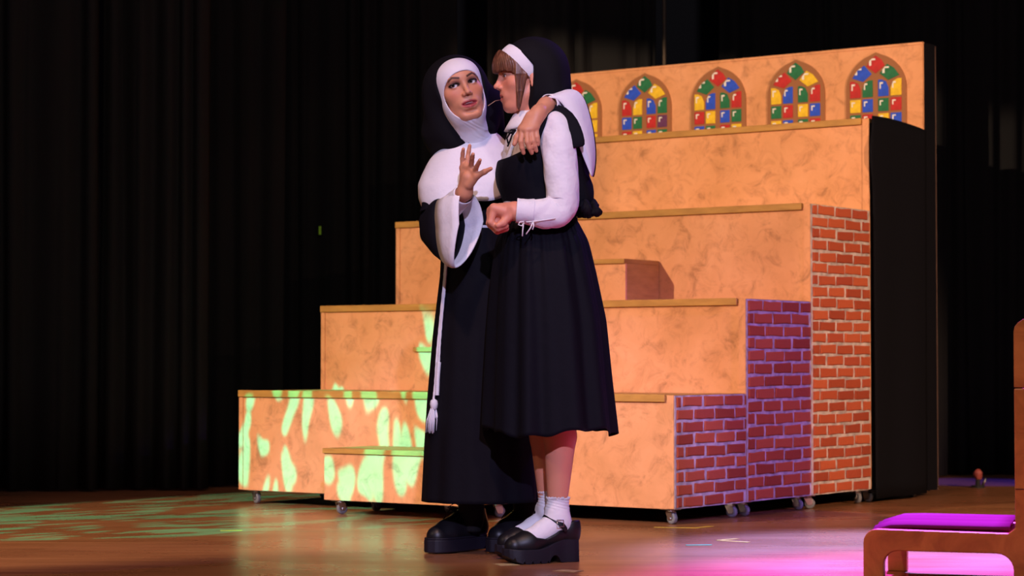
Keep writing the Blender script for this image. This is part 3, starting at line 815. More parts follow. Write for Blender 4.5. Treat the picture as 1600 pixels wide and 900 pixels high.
# ================================================================== person on the right: pinafore, profile
p2 = empty('person', (0.10, 7.63, 0)); tag(p2, 'brown haired actor in black pinafore dress, white blouse, short veil, turned to the left', 'person', 'two actors in nun costumes')
P2INV = Matrix.Translation((-0.10, -7.63, 0))
def adopt(o, root):
    """keep world placement under the person's Empty"""
    o.parent = root; o.matrix_parent_inverse = Matrix.Translation(root.location).inverted(); return o

H2 = Frame(at(823, 119, 7.62), yaw=-79, roll=0, pitch=-3, scale=1.06)
F = Field(rng(-0.16, 0.36, 0.003), rng(7.28, 7.93, 0.003), np.concatenate([np.arange(0.06, 1.05, 0.006), rng(1.05, 1.80, 0.0023)]))
neck2 = at(840, 196, 7.63)
add_head(F, H2, 0.35, neck2, 0.048, 0.0, 1.0)
sh_n, sh_f = at(862, 198, 7.50), at(848, 198, 7.76)
chest, waist, hips = at(842, 255, 7.63), at(845, 345, 7.63), at(846, 420, 7.63)
F.cone(neck2, chest, 0.06, 0.085, 0.04); F.cone(chest, waist, 0.085, 0.095, 0.05); F.cone(waist, hips, 0.095, 0.11, 0.05)
for s_ in (sh_n, sh_f): F.cone(neck2, s_, 0.045, 0.045, 0.03)
el_n, wr_n = at(882, 322, 7.45), at(803, 330, 7.43)
F.chain([sh_n, el_n], [0.040, 0.030], 0.02); F.chain([el_n, at(850, 331, 7.43), wr_n], [0.030, 0.034, 0.0310], 0.02)
el_f, wr_f = at(868, 326, 7.80), at(806, 344, 7.62)
F.chain([sh_f, el_f], [0.042, 0.036], 0.02); F.chain([el_f, wr_f], [0.034, 0.024], 0.02)
# near hand, loosely closed
kn = [at(772, 325, 7.400), at(768, 329, 7.418), at(767, 334, 7.436), at(769, 339, 7.454)]
F.cone(wr_n, at(782, 330, 7.425), 0.030, 0.026, 0.012)
for q in kn: F.cone(at(788, 330, q.y + 0.004), q, 0.024, 0.0165, 0.012)
for q, (m1, m2, tp), r in zip(kn, [((767, 347), (778, 357), (791, 353)), ((765, 349), (776, 360), (791, 357)), ((766, 351), (777, 361), (791, 358)), ((769, 351), (779, 359), (790, 356))], (0.0112, 0.0115, 0.0112, 0.0100)):
    Y = q.y; F.chain([q, at(*m1, Y - 0.001), at(*m2, Y + 0.002), at(*tp, Y + 0.006)], [r * 1.25, r * 1.05, r, r * 0.85], 0.004)
F.chain([at(790, 342, 7.425), at(776, 346, 7.425)], [0.020, 0.016], 0.006)
F.chain([at(794, 338, 7.402), at(786, 348, 7.392), at(778, 352, 7.386)], [0.017, 0.0120, 0.0092], 0.008)
# far hand tucked behind it
for i, Y in enumerate((7.49, 7.51, 7.53, 7.55)):
    F.chain([wr_f, at(782, 346 + i, Y + 0.01), at(770, 352, Y), at(776, 362, Y - 0.02)], [0.02, 0.011, 0.009, 0.008], 0.006)
F.chain([wr_f, at(793, 338, 7.55), at(781, 336, 7.52)], [0.018, 0.011, 0.009], 0.006)
# legs
for hip, knee, calf, ank, foot in ((at(853, 425, 7.56), at(868, 615, 7.54), at(875, 682, 7.56), at(870, 812, 7.56), at(838, 842, 7.53)),
                                   (at(845, 425, 7.70), at(846, 615, 7.69), at(853, 682, 7.70), at(858, 810, 7.70), at(826, 838, 7.68))):
    F.chain([hip, knee, calf, ank, foot], [0.082, 0.058, 0.056, 0.028, 0.008], 0.01)
b2 = F.build('body', M['skin'], None, face_tint(H2, (0.72, 0.280, 0.170), (0.55, 0.13, 0.11), (0.16, 0.07, 0.04), 0.35, (0.40, 0.20, 0.16), 0.35), smooth=2)
adopt(b2, p2); del F
for q in (-1, 1): adopt(eyeball(H2, q, (0, 1, -0.12), None), p2)
adopt(MB().tube([H2.w(0.008, 0.080, -0.0655), H2.w(-0.008, 0.080, -0.0655)], 0.004, 8).build('teeth', M['teeth'], smooth=True), p2)

# hair: fringe and side lock
def head_field(H, st=0.003, below=0.17):
    o = H.o; return Field(rng(o[0]-0.14, o[0]+0.14, st), rng(o[1]-0.14, o[1]+0.14, st), rng(o[2]-below, o[2]+0.13, st))
def in_frame(H, g):
    def f(X, Y, Z):
        p = (np.stack([X, Y, Z], -1) - H.o.astype(np.float32)) @ H.R.astype(np.float32) / H.k
        return g(p[..., 0], p[..., 1], p[..., 2]) * H.k
    return f
def ellf(c, r):
    def g(x, y, z):
        a, b, d = (x - c[0]) / r[0], (y - c[1]) / r[1], (z - c[2]) / r[2]
        k0 = np.sqrt(a*a + b*b + d*d); k1 = np.sqrt((a/r[0])**2 + (b/r[1])**2 + (d/r[2])**2)
        return np.where(k1 > 1e-6, k0 * (k0 - 1) / np.maximum(k1, 1e-6), -min(r))
    return g
BIG = 0.14
def whole(F, H, g, sub=False, k=0.0):
    F.func([a[0] for a in F.ax], [a[-1] for a in F.ax], in_frame(H, g), k, sub)
FR = head_field(H2, 0.0024)
cap = ellf((0, 0.012, 0.032), (0.079, 0.100, 0.086))
def fringe(x, y, z):
    ang = np.arctan2(x, y)
    low = 0.0125 + 0.0035 * np.abs(np.sin(ang * 11)) + 0.002 * np.sin(ang * 31) - 0.016 * sstep(0.05, 0.075, np.abs(x))
    d = cap(x, y, z) + 0.0009 * np.sin(ang * 80 + 6 * np.sin(z * 60))
    t = -0.775 * y + 0.634 * z
    return np.maximum(np.maximum(d, low - z), np.maximum(t + 0.012, 0.006 - y))
whole(FR, H2, fringe)
rh = random.Random(31)
for q in (1, -1):
    for i in range(13):
        s = i / 12; dy = 0.050 - 0.034 * s; ln = -0.098 - 0.014 * math.sin(math.pi * s) - rh.uniform(0, 0.006)
        pts = [H2.w(q * 0.068, dy - 0.004, 0.040), H2.w(q * (0.074 + rh.uniform(-0.001, 0.001)), dy, 0.0), H2.w(q * 0.0675, 0.048 - 0.020 * s, -0.055), H2.w(q * 0.060, 0.050 - 0.012 * s, ln)]
        FR.chain(pts, [0.0055, 0.0046, 0.0036, 0.0012], 0.0025)
    for i in range(8):
        s = i / 7; dy = 0.018 - 0.040 * s
        FR.chain([H2.w(q * 0.066, dy, 0.060 - 0.03 * s), H2.w(q * 0.0745, dy - 0.004, 0.02), H2.w(q * 0.071, dy - 0.006, -0.012)], [0.006, 0.005, 0.0022], 0.003)
whole(FR, H2, lambda x, y, z: np.maximum(-(-0.775 * y + 0.634 * z + 0.011), -(z + 0.03)), True)
adopt(FR.build('hair', M['hair'], smooth=1), p2)
# head band
FB = head_field(H2, 0.0024)
bandc = ellf((0, -0.008, 0.034), (0.0835, 0.108, 0.0875))
def bandf(x, y, z):
    t = -0.775 * y + 0.634 * z
    return np.maximum(np.maximum(bandc(x, y, z), -ellf((0, -0.008, 0.034), (0.079, 0.102, 0.082))(x, y, z)), np.maximum(-0.015 - t, t - 0.026))
whole(FB, H2, bandf)
adopt(FB.build('head_band', M['white'], smooth=1), p2)
# veil: hood and long tail
FV = Field(rng(-0.02, 0.34, 0.0032), rng(7.38, 7.86, 0.0032), rng(1.14, 1.82, 0.0032))
def hood(x, y, z):
    d = ellf((0, -0.024, 0.026), (0.093, 0.108, 0.102))(x, y, z)
    d2 = ellf((0, -0.062, -0.050), (0.100, 0.070, 0.125))(x, y, z)
    kk = 0.06; h = np.maximum(kk - np.abs(d - d2), 0) / kk
    d = np.minimum(d, d2) - h * h * kk * 0.25
    ang = np.arctan2(x, -(y + 0.02))
    d = d + 0.0022 * np.sin(ang * 8 + 1.0) * sstep(0.05, -0.08, z)
    t = -0.775 * y + 0.634 * z
    cut = np.minimum(0.021 - t, np.maximum(y + 0.006, -1))
    return np.maximum(d, cut)
whole(FV, H2, hood)
FV.chain([at(852, 150, 7.62), at(872, 200, 7.62), at(893, 250, 7.60), at(905, 300, 7.585), at(914, 318, 7.58)], [0.078, 0.062, 0.050, 0.042, 0.026], 0.04)
FV.chain([at(868, 190, 7.70), at(892, 260, 7.68), at(910, 312, 7.64)], [0.07, 0.055, 0.030], 0.04)
FV.chain([at(868, 180, 7.54), at(893, 240, 7.53), at(908, 310, 7.55)], [0.035, 0.030, 0.024], 0.03)
adopt(FV.build('veil', M['veil'], smooth=3), p2)
rf = MB(); rr = random.Random(5)
for i in range(10):
    x0 = 908 + 24 * (i / 9); P = []
    for j in range(9):
        a = j / 8 * math.pi * 1.6
        P.append(at(x0 + 3 * math.sin(a * 2 + i), 322 + 8 * math.sin(a + i * 1.3) + rr.uniform(0, 6) , 7.545 + 0.05 * math.sin(a * 0.7 + i)))
    rf.tube(P, [0.006 + 0.009 * math.sin(math.pi * (j + 0.5) / 9) for j in range(9)], 8)
adopt(rf.build('veil_hem_ruffle', M['veil'], smooth=True), p2)

# blouse: torso, collar, sleeves
F2d = Vector((-math.cos(math.radians(14)), -math.sin(math.radians(14)), 0)); L2d = Vector((-F2d.y, F2d.x, 0)) * 1.0
if L2d.y > 0: L2d = -L2d          # towards the camera side
def torso_rows(tab, Y, keys, n=64, mod=None, zmod=None):
    rows = []
    vals = interp(keys, tab)
    for q, py in enumerate(keys):
        xf, xb, wl = vals[q]
        c = at((xf + xb) / 2, py, Y); a = (xb - xf) / 2 * Y / FPX
        row = []
        for j in range(n):
            th = 2 * math.pi * j / n
            ct, st = math.cos(th), math.sin(th)
            rr_ = 1.0 if mod is None else mod(th, q / (len(keys) - 1))
            e = 0.9
            cc = math.copysign(abs(ct) ** e, ct); ss = math.copysign(abs(st) ** e, st)
            p = c + F2d * (a * cc * rr_) + L2d * (wl * ss * rr_)
            if zmod: p.z += zmod(th, q / (len(keys) - 1))
            row.append(p)
        rows.append(row)
    return rows
btab = [(176, 806, 868, 0.058), (190, 800, 880, 0.105), (205, 795, 892, 0.140), (235, 787, 899, 0.150), (270, 781, 900, 0.150), (300, 785, 897, 0.140), (350, 792, 896, 0.125)]
adopt(loft(torso_rows(btab, 7.63, np.linspace(176, 345, 26)), 'blouse', M['white'], None), p2)
ptab = [(196, 792, 893, 0.146), (235, 783, 903, 0.157), (270, 775, 904, 0.158), (288, 777, 902, 0.150), (306, 785, 900, 0.142), (330, 793, 899, 0.136), (356, 793, 899, 0.134)]
def top_edge(th, s):
    front = 0.5 + 0.5 * math.cos(th); side = abs(math.sin(th))
    drop = 0.112 * front ** 1.4 + 0.05 * (1 - front) - 0.018 * side
    return -max(drop, 0.0) * max(0.0, 1 - s * 3.0)
adopt(loft(torso_rows(ptab, 7.63, np.linspace(200, 356, 30), 72, None, top_edge), 'bodice', M['pinafore'], None, solid=0.004), p2)
rs = random.Random(12); PH = [rs.uniform(0, 6.28) for _ in range(8)]
def pleat(th, s):
    a = 0.010 + 0.040 * min(1, s * 8) + 0.040 * s
    w_ = 0.50 * math.sin(11 * th + PH[0] + 0.5 * math.sin(2 * th)) + 0.28 * math.sin(17 * th + PH[1]) + 0.22 * math.sin(5 * th + PH[2])
    g = 0.022 * math.sin(38 * th + PH[3]) * math.exp(-s * 6)
    return 1.0 + a * w_ + g
stab = [(346, 792, 899, 0.134), (354, 788, 903, 0.146), (376, 779, 914, 0.176), (430, 772, 926, 0.204), (500, 767, 940, 0.225), (590, 763, 948, 0.245), (674, 760, 957, 0.258)]
def hem(th, s):
    return s ** 3 * (0.012 * math.sin(th * 3 + 2.0) - 0.022 * max(0, -math.cos(th)) * 0 + 0.006 * math.sin(11 * th + PH[0]))
adopt(loft(torso_rows(stab, 7.63, np.linspace(346, 674, 60), 220, pleat, hem), 'skirt', M['pinafore'], None, solid=0.004), p2)
wb = loft(torso_rows([(340, 791, 900, 0.138), (358, 790, 901, 0.141)], 7.63, np.linspace(341, 357, 4), 72), 'waistband', M['pinafore'], None, solid=0.004)
adopt(wb, p2)

def sleeve(pts, rads, name, m, parent, n=40, seg=70, wr=0.05, seed=1, zones=None, solid=0.003, flat=1.0):
    """wrinkled tube through control points"""
    pts = np.array([tuple(p) for p in pts]); t = np.linspace(0, 1, len(pts)); T = np.linspace(0, 1, seg)
    C = np.stack([np.interp(T, t, pts[:, i]) for i in range(3)], 1); R = np.interp(T, t, rads)
    for _ in range(5):
        C[1:-1] = 0.25 * C[:-2] + 0.5 * C[1:-1] + 0.25 * C[2:]; R[1:-1] = 0.25 * R[:-2] + 0.5 * R[1:-1] + 0.25 * R[2:]
    rn = random.Random(seed); ph = [rn.uniform(0, 6.28) for _ in range(8)]
    rows = []; prev = Vector((0, -1, 0))
    for i in range(seg):
        tg = Vector(C[min(i+1, seg-1)] - C[max(i-1, 0)]).normalized()
        a = (prev - tg * prev.dot(tg)).normalized(); b = tg.cross(a); prev = a
        row = []; s = i / (seg - 1)
        for k in range(n):
            w_ = 2 * math.pi * k / n
            d = 1 + wr * (0.6 * math.sin(3 * w_ + 14 * s + ph[0]) + 0.4 * math.sin(2 * w_ - 31 * s + ph[1]) + 0.35 * math.sin(5 * w_ + 47 * s + ph[2]))
            r = R[i] * d
            row.append(Vector(C[i]) + a * (r * math.cos(w_) * flat) + b * (r * math.sin(w_)))
        rows.append(row)
    return loft(rows, name, m, parent, solid=solid)
s2 = sleeve([at(862, 180, 7.53), at(869, 200, 7.485), at(873, 235, 7.465), at(877, 280, 7.45), at(880, 316, 7.445), at(870, 333, 7.435), at(848, 334, 7.425), at(828, 331, 7.422), at(812, 330, 7.42)],
            [0.034, 0.057, 0.058, 0.055, 0.055, 0.053, 0.049, 0.042, 0.036], 'sleeve', M['blouse'], None, wr=0.055, seed=3, n=56, seg=110)
adopt(s2, p2)
adopt(sleeve([at(850, 182, 7.74), at(850, 210, 7.80), at(862, 270, 7.83), at(864, 322, 7.80), at(838, 338, 7.72), at(812, 344, 7.64)],
             [0.036, 0.058, 0.058, 0.054, 0.046, 0.034], 'sleeve', M['white'], None, wr=0.04, seed=8), p2)
cuffm = sleeve([at(834, 331, 7.420), at(820, 330, 7.418), at(807, 329, 7.418)], [0.0425, 0.039, 0.0405], 'cuff', M['white'], None, wr=0.012, seed=4, seg=12)
adopt(cuffm, p2)
st = MB()   # drawstring seam and bow at the cuff
st.tube([at(x, y, 7.378) for x, y in ((868, 341), (850, 344), (834, 346), (822, 347))], 0.0022, 6)
ties = MB()
for pts in (((819, 346), (812, 347), (810, 351), (815, 353), (819, 348)), ((818, 348), (817, 358), (816, 369)), ((833, 346), (829, 356), (822, 366)), ((833, 346), (834, 353), (832, 359))):
    ties.tube([at(x, y, 7.374) for x, y in pts], 0.0022, 6)
adopt(st.build('drawstring', M['cord'], smooth=True), p2); adopt(ties.build('cuff_ties', M['cord'], smooth=True), p2)
# collar
col_rows = []
for i in range(6):
    s = i / 5; row = []
    for j in range(48):
        th = 2 * math.pi * j / 48
        r = 0.055 + 0.034 * s; z = 0.012 - 0.046 * s ** 1.2 - (0.020 * s if math.cos(th) > 0 else 0) * abs(math.cos(th))
        c = at(833, 181, 7.63)
        row.append(c + F2d * (r * (1.10 if math.cos(th) > 0 else 0.95) * math.cos(th)) + L2d * (r * math.sin(th) * (1 + 0.35 * s)) + Vector((0, 0, z)))
    col_rows.append(row)
adopt(loft(col_rows, 'collar', M['white'], None, solid=0.004), p2)
rb = MB()
for pts in (((806, 203), (797, 208), (792, 216), (794, 224)), ((806, 203), (800, 211), (797, 220), (793, 229)), ((806, 203), (799, 203), (794, 207), (803, 209))):
    rb.tube([at(x, y, 7.505) for x, y in pts], 0.0030, 6)
adopt(rb.build('neck_ribbon', M['veil'], smooth=True), p2)
# shoulder strap of the pinafore
def ribbon(pts, wid, name, m, parent, up=(0, -1, 0.4), solid=0.005):
    pts = [Vector(p) for p in pts]; n = len(pts); rows = []
    for i, p in enumerate(pts):
        t = (pts[min(i+1, n-1)] - pts[max(i-1, 0)]).normalized()
        u_ = Vector(up); s_ = t.cross(u_).normalized(); wv = wid[i] if isinstance(wid, (list, tuple)) else wid
        rows.append([p + s_ * wv * (k / 4 - 0.5) for k in range(5)])
    return MB().grid(rows, n, 5).build(name, m, parent, smooth=True, solid=solid, sub=1)
adopt(ribbon([at(830, 236, 7.462), at(838, 205, 7.440), at(849, 180, 7.452), at(862, 169, 7.478), at(876, 174, 7.470), at(889, 192, 7.445), at(896, 214, 7.430), at(900, 232, 7.430)],
             [0.04, 0.04, 0.044, 0.050, 0.060, 0.070, 0.074, 0.070], 'strap', M['pinafore'], None), p2)
# headset microphone
adopt(MB().tube([H2.w(0.062, 0.03, -0.055), H2.w(0.045, 0.07, -0.068), H2.w(0.030, 0.102, -0.074), H2.w(0.026, 0.128, -0.090)], [0.0011, 0.0011, 0.0011, 0.0016], 6).build('headset_microphone', mat('tan_wire', (0.40, 0.22, 0.14), 0.5), smooth=True), p2)

# socks and shoes
def outline(Ln, w, n=30):
    """sole outline in shoe coordinates, x from heel 0 to toe Ln"""
    top = []
    for i in range(n + 1):
        s = i / n
        ww = w * (0.78 + 0.30 * math.sin(math.pi * min(1, max(0, (s - 0.25) / 0.9)))) if s > 0.25 else w * 0.78
        e = 1.0
        if s > 0.80: e = math.sqrt(max(0, 1 - ((s - 0.80) / 0.20) ** 2)) * 0.92 + 0.08
        if s < 0.12: e = math.sqrt(max(0, 1 - ((0.12 - s) / 0.12) ** 2)) * 0.75 + 0.25
        top.append((s * Ln, ww * e))
    return [(x, -y) for x, y in top] + [(x, y) for x, y in top[::-1]]

def mary_jane(heel, toe, parent):
    h = Vector((heel.x, heel.y, 0)); t = Vector((toe.x, toe.y, 0)); Ln = (t - h).length; ang = math.atan2(t.y - h.y, t.x - h.x)
    root = MB()
    # sole with wedge, arch gap and tread notches: profile in x,z extruded across the width through the outline
    ol = outline(Ln, 0.046)
    rows = []
    def bottom(x):
        s = x / Ln
        if 0.30 < s < 0.46: return 0.026 * math.sin(math.pi * (s - 0.30) / 0.16) ** 0.6
        if s > 0.80: return 0.030 * ((s - 0.80) / 0.20) ** 1.6
        return 0.0
    def topz(x):
        s = x / Ln; return 0.078 - 0.030 * sstep(0.22, 0.62, s) + 0.004 * sstep(0.8, 1.0, s)
    xs = [Ln * i / 56 for i in range(57)]
    wd = lambda x: np.interp(x, [p[0] for p in ol[:len(ol)//2]], [-p[1] for p in ol[:len(ol)//2]])
    for i, x in enumerate(xs):
        w_ = float(wd(x)); b_ = bottom(x); notch = 0.010 if (i % 6 == 3 and x / Ln > 0.48) else 0.0
        tz = float(topz(x)); fl = 0.004
        rows.append([(x, -w_ - fl, b_ + notch), (x, -w_ - fl + 0.001, b_ + 0.018), (x, -w_ - 0.001, tz), (x, w_ + 0.001, tz), (x, w_ + fl - 0.001, b_ + 0.018), (x, w_ + fl, b_ + notch)])
    mb = MB().grid(rows, len(rows), 6, True); mb.f += [tuple(range(6)), tuple(reversed(range(len(rows)*6-6, len(rows)*6)))]
    up = bpy.data.objects.new('shoe', None)
    # upper by smooth field
    G = Field(rng(-0.03, Ln + 0.02, 0.0026), rng(-0.07, 0.07, 0.0026), rng(0.02, 0.20, 0.0026))
    G.chain([(0.034, 0, 0.105), (0.10, 0, 0.092), (Ln * 0.66, 0, 0.066), (Ln - 0.044, 0, 0.058)], [0.037, 0.037, 0.040, 0.035], 0.03)
    G.chain([(0.032, 0, 0.085), (0.030, 0, 0.130)], [0.036, 0.036], 0.02)
    ALL = ((-0.05, -0.08, 0), (Ln + 0.05, 0.08, 0.25))
    G.func(*ALL, lambda X, Y, Z: Z - (0.072 - 0.030 * sstep(0.22, 0.62, X / Ln)), 0, True)
    rim = lambda X: np.interp(X, [0, 0.03, 0.06, 0.10, 0.14, 0.175, 0.195, 0.21, 0.4], [0.142, 0.140, 0.130, 0.100, 0.082, 0.088, 0.110, 0.2, 0.2])
    G.func(*ALL, lambda X, Y, Z: (rim(X) - Z) * 0.8, 0.004, True)
    sh = G.build('shoe', M['leather'], None, smooth=2)
    sh.location = h; sh.rotation_euler = (0, 0, ang); adopt(sh, parent)
    so = mb.build('sole', M['sole'], sh, smooth=False, bevel=0.002)
    stp = MB(); P = []
    for i in range(15):
        a = math.pi * (i / 14); P.append((0.066 + 0.056 * math.sin(a), 0.0500 * math.cos(a), 0.106 + 0.054 * math.sin(a) ** 0.75))
    rows = [[(x - dx * 0.0065, y * (1 - 0.03 * dx), z + 0.0075 * dx) for dx in (-1, 0, 1)] for x, y, z in P]
    MB().grid(rows, 15, 3).build('strap', M['leather'], sh, smooth=True, solid=0.005, sub=1)
    for side in (1,):
        bk = MB(); c = (0.092, 0.0490, 0.134)
        sq = [(-0.012, -0.011), (0.012, -0.011), (0.012, 0.011), (-0.012, 0.011), (-0.012, -0.011)]
        bk.tube([(c[0] + a, c[1] + 0.004 - 0.15 * b, c[2] + b) for a, b in sq], 0.0017, 6)
        bk.build('buckle', M['steel'], sh, smooth=True)
    return sh
def sock(heel, toe, top, mid, root):
    h = Vector((heel.x, heel.y, 0)); t = Vector((toe.x, toe.y, 0)); d = (t - h).normalized(); Ln = (t - h).length
    L_ = lambda x, z: h + d * x + Vector((0, 0, z))
    pts = [top, mid, L_(0.080, 0.165), L_(0.070, 0.130), L_(0.046, 0.108)]
    lo_ = [min(p_[i] for p_ in pts + [t]) - 0.08 for i in range(3)]; hi_ = [max(p_[i] for p_ in pts + [t]) + 0.08 for i in range(3)]
    S = Field(rng(lo_[0], hi_[0], 0.003), rng(lo_[1], hi_[1], 0.003), rng(0.05, top.z + 0.05, 0.003))
    S.chain(pts, [0.0385, 0.0365, 0.0350, 0.0340, 0.0300], 0.02)
    S.chain([L_(0.075, 0.130), L_(0.13, 0.104), L_(Ln * 0.66, 0.076), L_(Ln - 0.055, 0.070)], [0.034, 0.0335, 0.0325, 0.024], 0.025)
    zz = S.ax[2][None, None, :]; xx = S.ax[0][:, None, None]
    S.D += (0.0014 * np.sin((zz + 0.25 * xx) * 620) * sstep(0.175, 0.185, zz) * sstep(0.235, 0.215, zz)).astype(np.float32)
    S.func((-9, 0, 0), (9, 9, 9), lambda X, Y, Z: top.z - Z, 0, True)
    o = S.build('sock', M['white'], None, smooth=1); adopt(o, root)
    fr = MB(); rr = random.Random(3)
    for j in range(44):
        a = 2 * math.pi * j / 44; r = 0.0365
        fr.tube([top + Vector((r * math.cos(a), r * math.sin(a), -0.004)), top + Vector(((r + 0.003) * math.cos(a + 0.05), (r + 0.003) * math.sin(a + 0.05), 0.003 + rr.uniform(0, 0.005)))], 0.0024, 5)
    f_ = fr.build('frill', M['white'], smooth=True); f_.parent = o
n_heel, n_toe, f_heel, f_toe = at(902, 872, 7.60), at(786, 878, 7.475), at(885, 866, 7.77), at(775, 872, 7.64)
sock(n_heel, n_toe, at(872, 779, 7.56), at(871, 808, 7.56), p2)
sock(f_heel, f_toe, at(858, 770, 7.70), at(858, 800, 7.70), p2)
mary_jane(n_heel, n_toe, p2)
mary_jane(f_heel, f_toe, p2)

# ================================================================== person on the left: long habit, facing the camera
p1 = empty('person', (-0.10, 7.95, 0)); tag(p1, 'actor in long black habit and white cape collar, gesturing, arm around the other', 'person', 'two actors in nun costumes')
H1 = Frame(at(716, 135.5, 7.80), yaw=14, roll=16, pitch=1, scale=1.075)
F = Field(rng(-0.37, 0.29, 0.003), rng(7.36, 8.12, 0.003), np.concatenate([np.arange(0.06, 1.15, 0.007), rng(1.15, 1.80, 0.0023)]))
neck1 = at(737, 218, 7.92)
add_head(F, H1, 0.85, neck1, 0.048, 1.5, 1.12, 0.82)
shr, shl = at(697, 240, 7.93), at(798, 240, 7.97)
ch1, wa1, hi1 = at(742, 275, 7.95), at(746, 360, 7.95), at(748, 450, 7.95)
F.cone(neck1, ch1, 0.055, 0.09, 0.04); F.cone(ch1, wa1, 0.09, 0.09, 0.05); F.cone(wa1, hi1, 0.09, 0.11, 0.05)
F.cone(neck1, shr, 0.030, 0.036, 0.02); F.cone(ch1, shl, 0.050, 0.036, 0.02)
elr, wrr = at(681, 350, 7.83), at(726, 301, 7.60)
F.chain([shr, elr], [0.042, 0.035], 0.02); F.chain([elr, at(697, 330, 7.74), wrr], [0.036, 0.036, 0.0265], 0.02)
# raised hand
pc = at(731, 277, 7.575)
K = [at(723, 262, 7.600), at(729, 259, 7.588), at(736, 263, 7.572), at(742, 269, 7.556)]
F.cone(wrr, pc, 0.0265, 0.0225, 0.012)
for q in K: F.cone(wrr, q, 0.019, 0.0105, 0.010)
for i in range(3): F.cone(K[i], K[i+1], 0.0110, 0.0110, 0.008)
F.chain([K[0], at(722.5, 248, 7.590), at(723, 240, 7.580), at(724, 233, 7.568)], [0.0090, 0.0080, 0.0074, 0.0062], 0.003)
F.chain([K[1], at(731, 245, 7.606), at(732.5, 236, 7.604), at(734, 227.5, 7.600)], [0.0094, 0.0083, 0.0076, 0.0064], 0.003)
F.chain([K[2], at(737, 252, 7.545), at(738, 246, 7.525), at(739, 241, 7.508)], [0.0096, 0.0086, 0.0078, 0.0066], 0.003)
F.chain([K[3], at(745, 260, 7.525), at(748, 254.5, 7.505), at(750, 250, 7.490)], [0.0092, 0.0081, 0.0075, 0.0063], 0.003)
F.chain([at(733, 289, 7.570), at(745, 275, 7.545), at(757, 268.5, 7.525), at(767, 263.5, 7.510)], [0.016, 0.0115, 0.0090, 0.0070], 0.006)
# arm around the shoulders of the other actor
ell_, wrl = at(890, 180, 7.79), at(853, 164, 7.475)
F.chain([shl, ell_], [0.042, 0.036], 0.02); F.chain([ell_, at(877, 169, 7.62), wrl], [0.036, 0.034, 0.0255], 0.02)
KL_ = [at(816, 201, 7.415), at(823, 203, 7.408), at(830.5, 202, 7.410), at(837, 199, 7.416)]
F.cone(wrl, at(838, 180, 7.435), 0.0265, 0.026, 0.012)
for q in KL_: F.cone(at(842, 176, 7.44), q, 0.020, 0.0118, 0.014)
for i in range(3): F.cone(KL_[i], KL_[i+1], 0.0112, 0.0112, 0.008)
F.chain([KL_[0], at(814, 221, 7.408), at(815.5, 231, 7.412), at(818, 239, 7.420)], [0.0104, 0.0094, 0.0086, 0.0072], 0.003)
F.chain([KL_[1], at(824, 222, 7.396), at(827.5, 231, 7.400), at(831, 239, 7.410)], [0.0106, 0.0096, 0.0087, 0.0073], 0.003)
F.chain([KL_[2], at(833, 220, 7.400), at(835.5, 228, 7.404), at(838, 235.5, 7.412)], [0.0102, 0.0092, 0.0084, 0.0071], 0.003)
F.chain([KL_[3], at(839.5, 214, 7.408), at(840.5, 220, 7.410), at(841, 226, 7.415)], [0.0094, 0.0082, 0.0075, 0.0064], 0.003)
F.chain([at(828, 182, 7.43), at(815, 201, 7.435), at(808, 215, 7.435), at(803.5, 225, 7.432)], [0.017, 0.0122, 0.0100, 0.0078], 0.008)
for hip, knee, ank, foot in ((at(735, 455, 7.95), at(735, 640, 7.95), at(737, 812, 7.98), at(722, 838, 7.95)), (at(772, 455, 7.97), at(790, 640, 7.98), at(823, 808, 8.02), at(812, 836, 7.99))):
    F.chain([hip, knee, ank], [0.08, 0.055, 0.030], 0.02)
b1 = F.build('body', M['skin'], None, face_tint(H1, (0.63, 0.270, 0.150), (0.42, 0.070, 0.070), (0.030, 0.014, 0.010), 0.95, (0.16, 0.060, 0.055), 0.45, 1.3), smooth=2)
adopt(b1, p1); del F
for q in (-1, 1): adopt(eyeball(H1, q, (0.50, 1, 0.12), None), p1)
adopt(MB().tube([H1.w(x, 0.0800 - 9 * x * x * 2, -0.0640) for x in (-0.016, -0.008, 0, 0.008, 0.016)], 0.0030, 8).build('teeth', M['teeth'], smooth=True), p1)
lash = MB()
for q in (-1, 1):
    lash.tube([H1.w(q * (0.031 + dx), 0.0825 - 0.010 * abs(dx / 0.016) ** 2 + 0.001, 0.0048 - 0.0055 * (dx / 0.016) ** 2 + (0.003 if dx > 0.012 else 0)) for dx in (-0.013, -0.008, -0.003, 0.003, 0.008, 0.013, 0.018)], [0.0008, 0.0014, 0.0017, 0.0018, 0.0018, 0.0015, 0.0006], 6)
adopt(lash.build('eyelashes', M['stocking'], smooth=True), p1)
lash = MB()
for q in (-1, 1):
    lash.tube([H2.w(q * (0.031 + dx), 0.0825 - 0.010 * abs(dx / 0.016) ** 2 + 0.001, 0.0048 - 0.0055 * (dx / 0.016) ** 2) for dx in (-0.013, -0.008, -0.003, 0.003, 0.008, 0.013)], [0.0006, 0.0010, 0.0012, 0.0013, 0.0012, 0.0008], 6)
adopt(lash.build('eyelashes', M['hair'], smooth=True), p2)

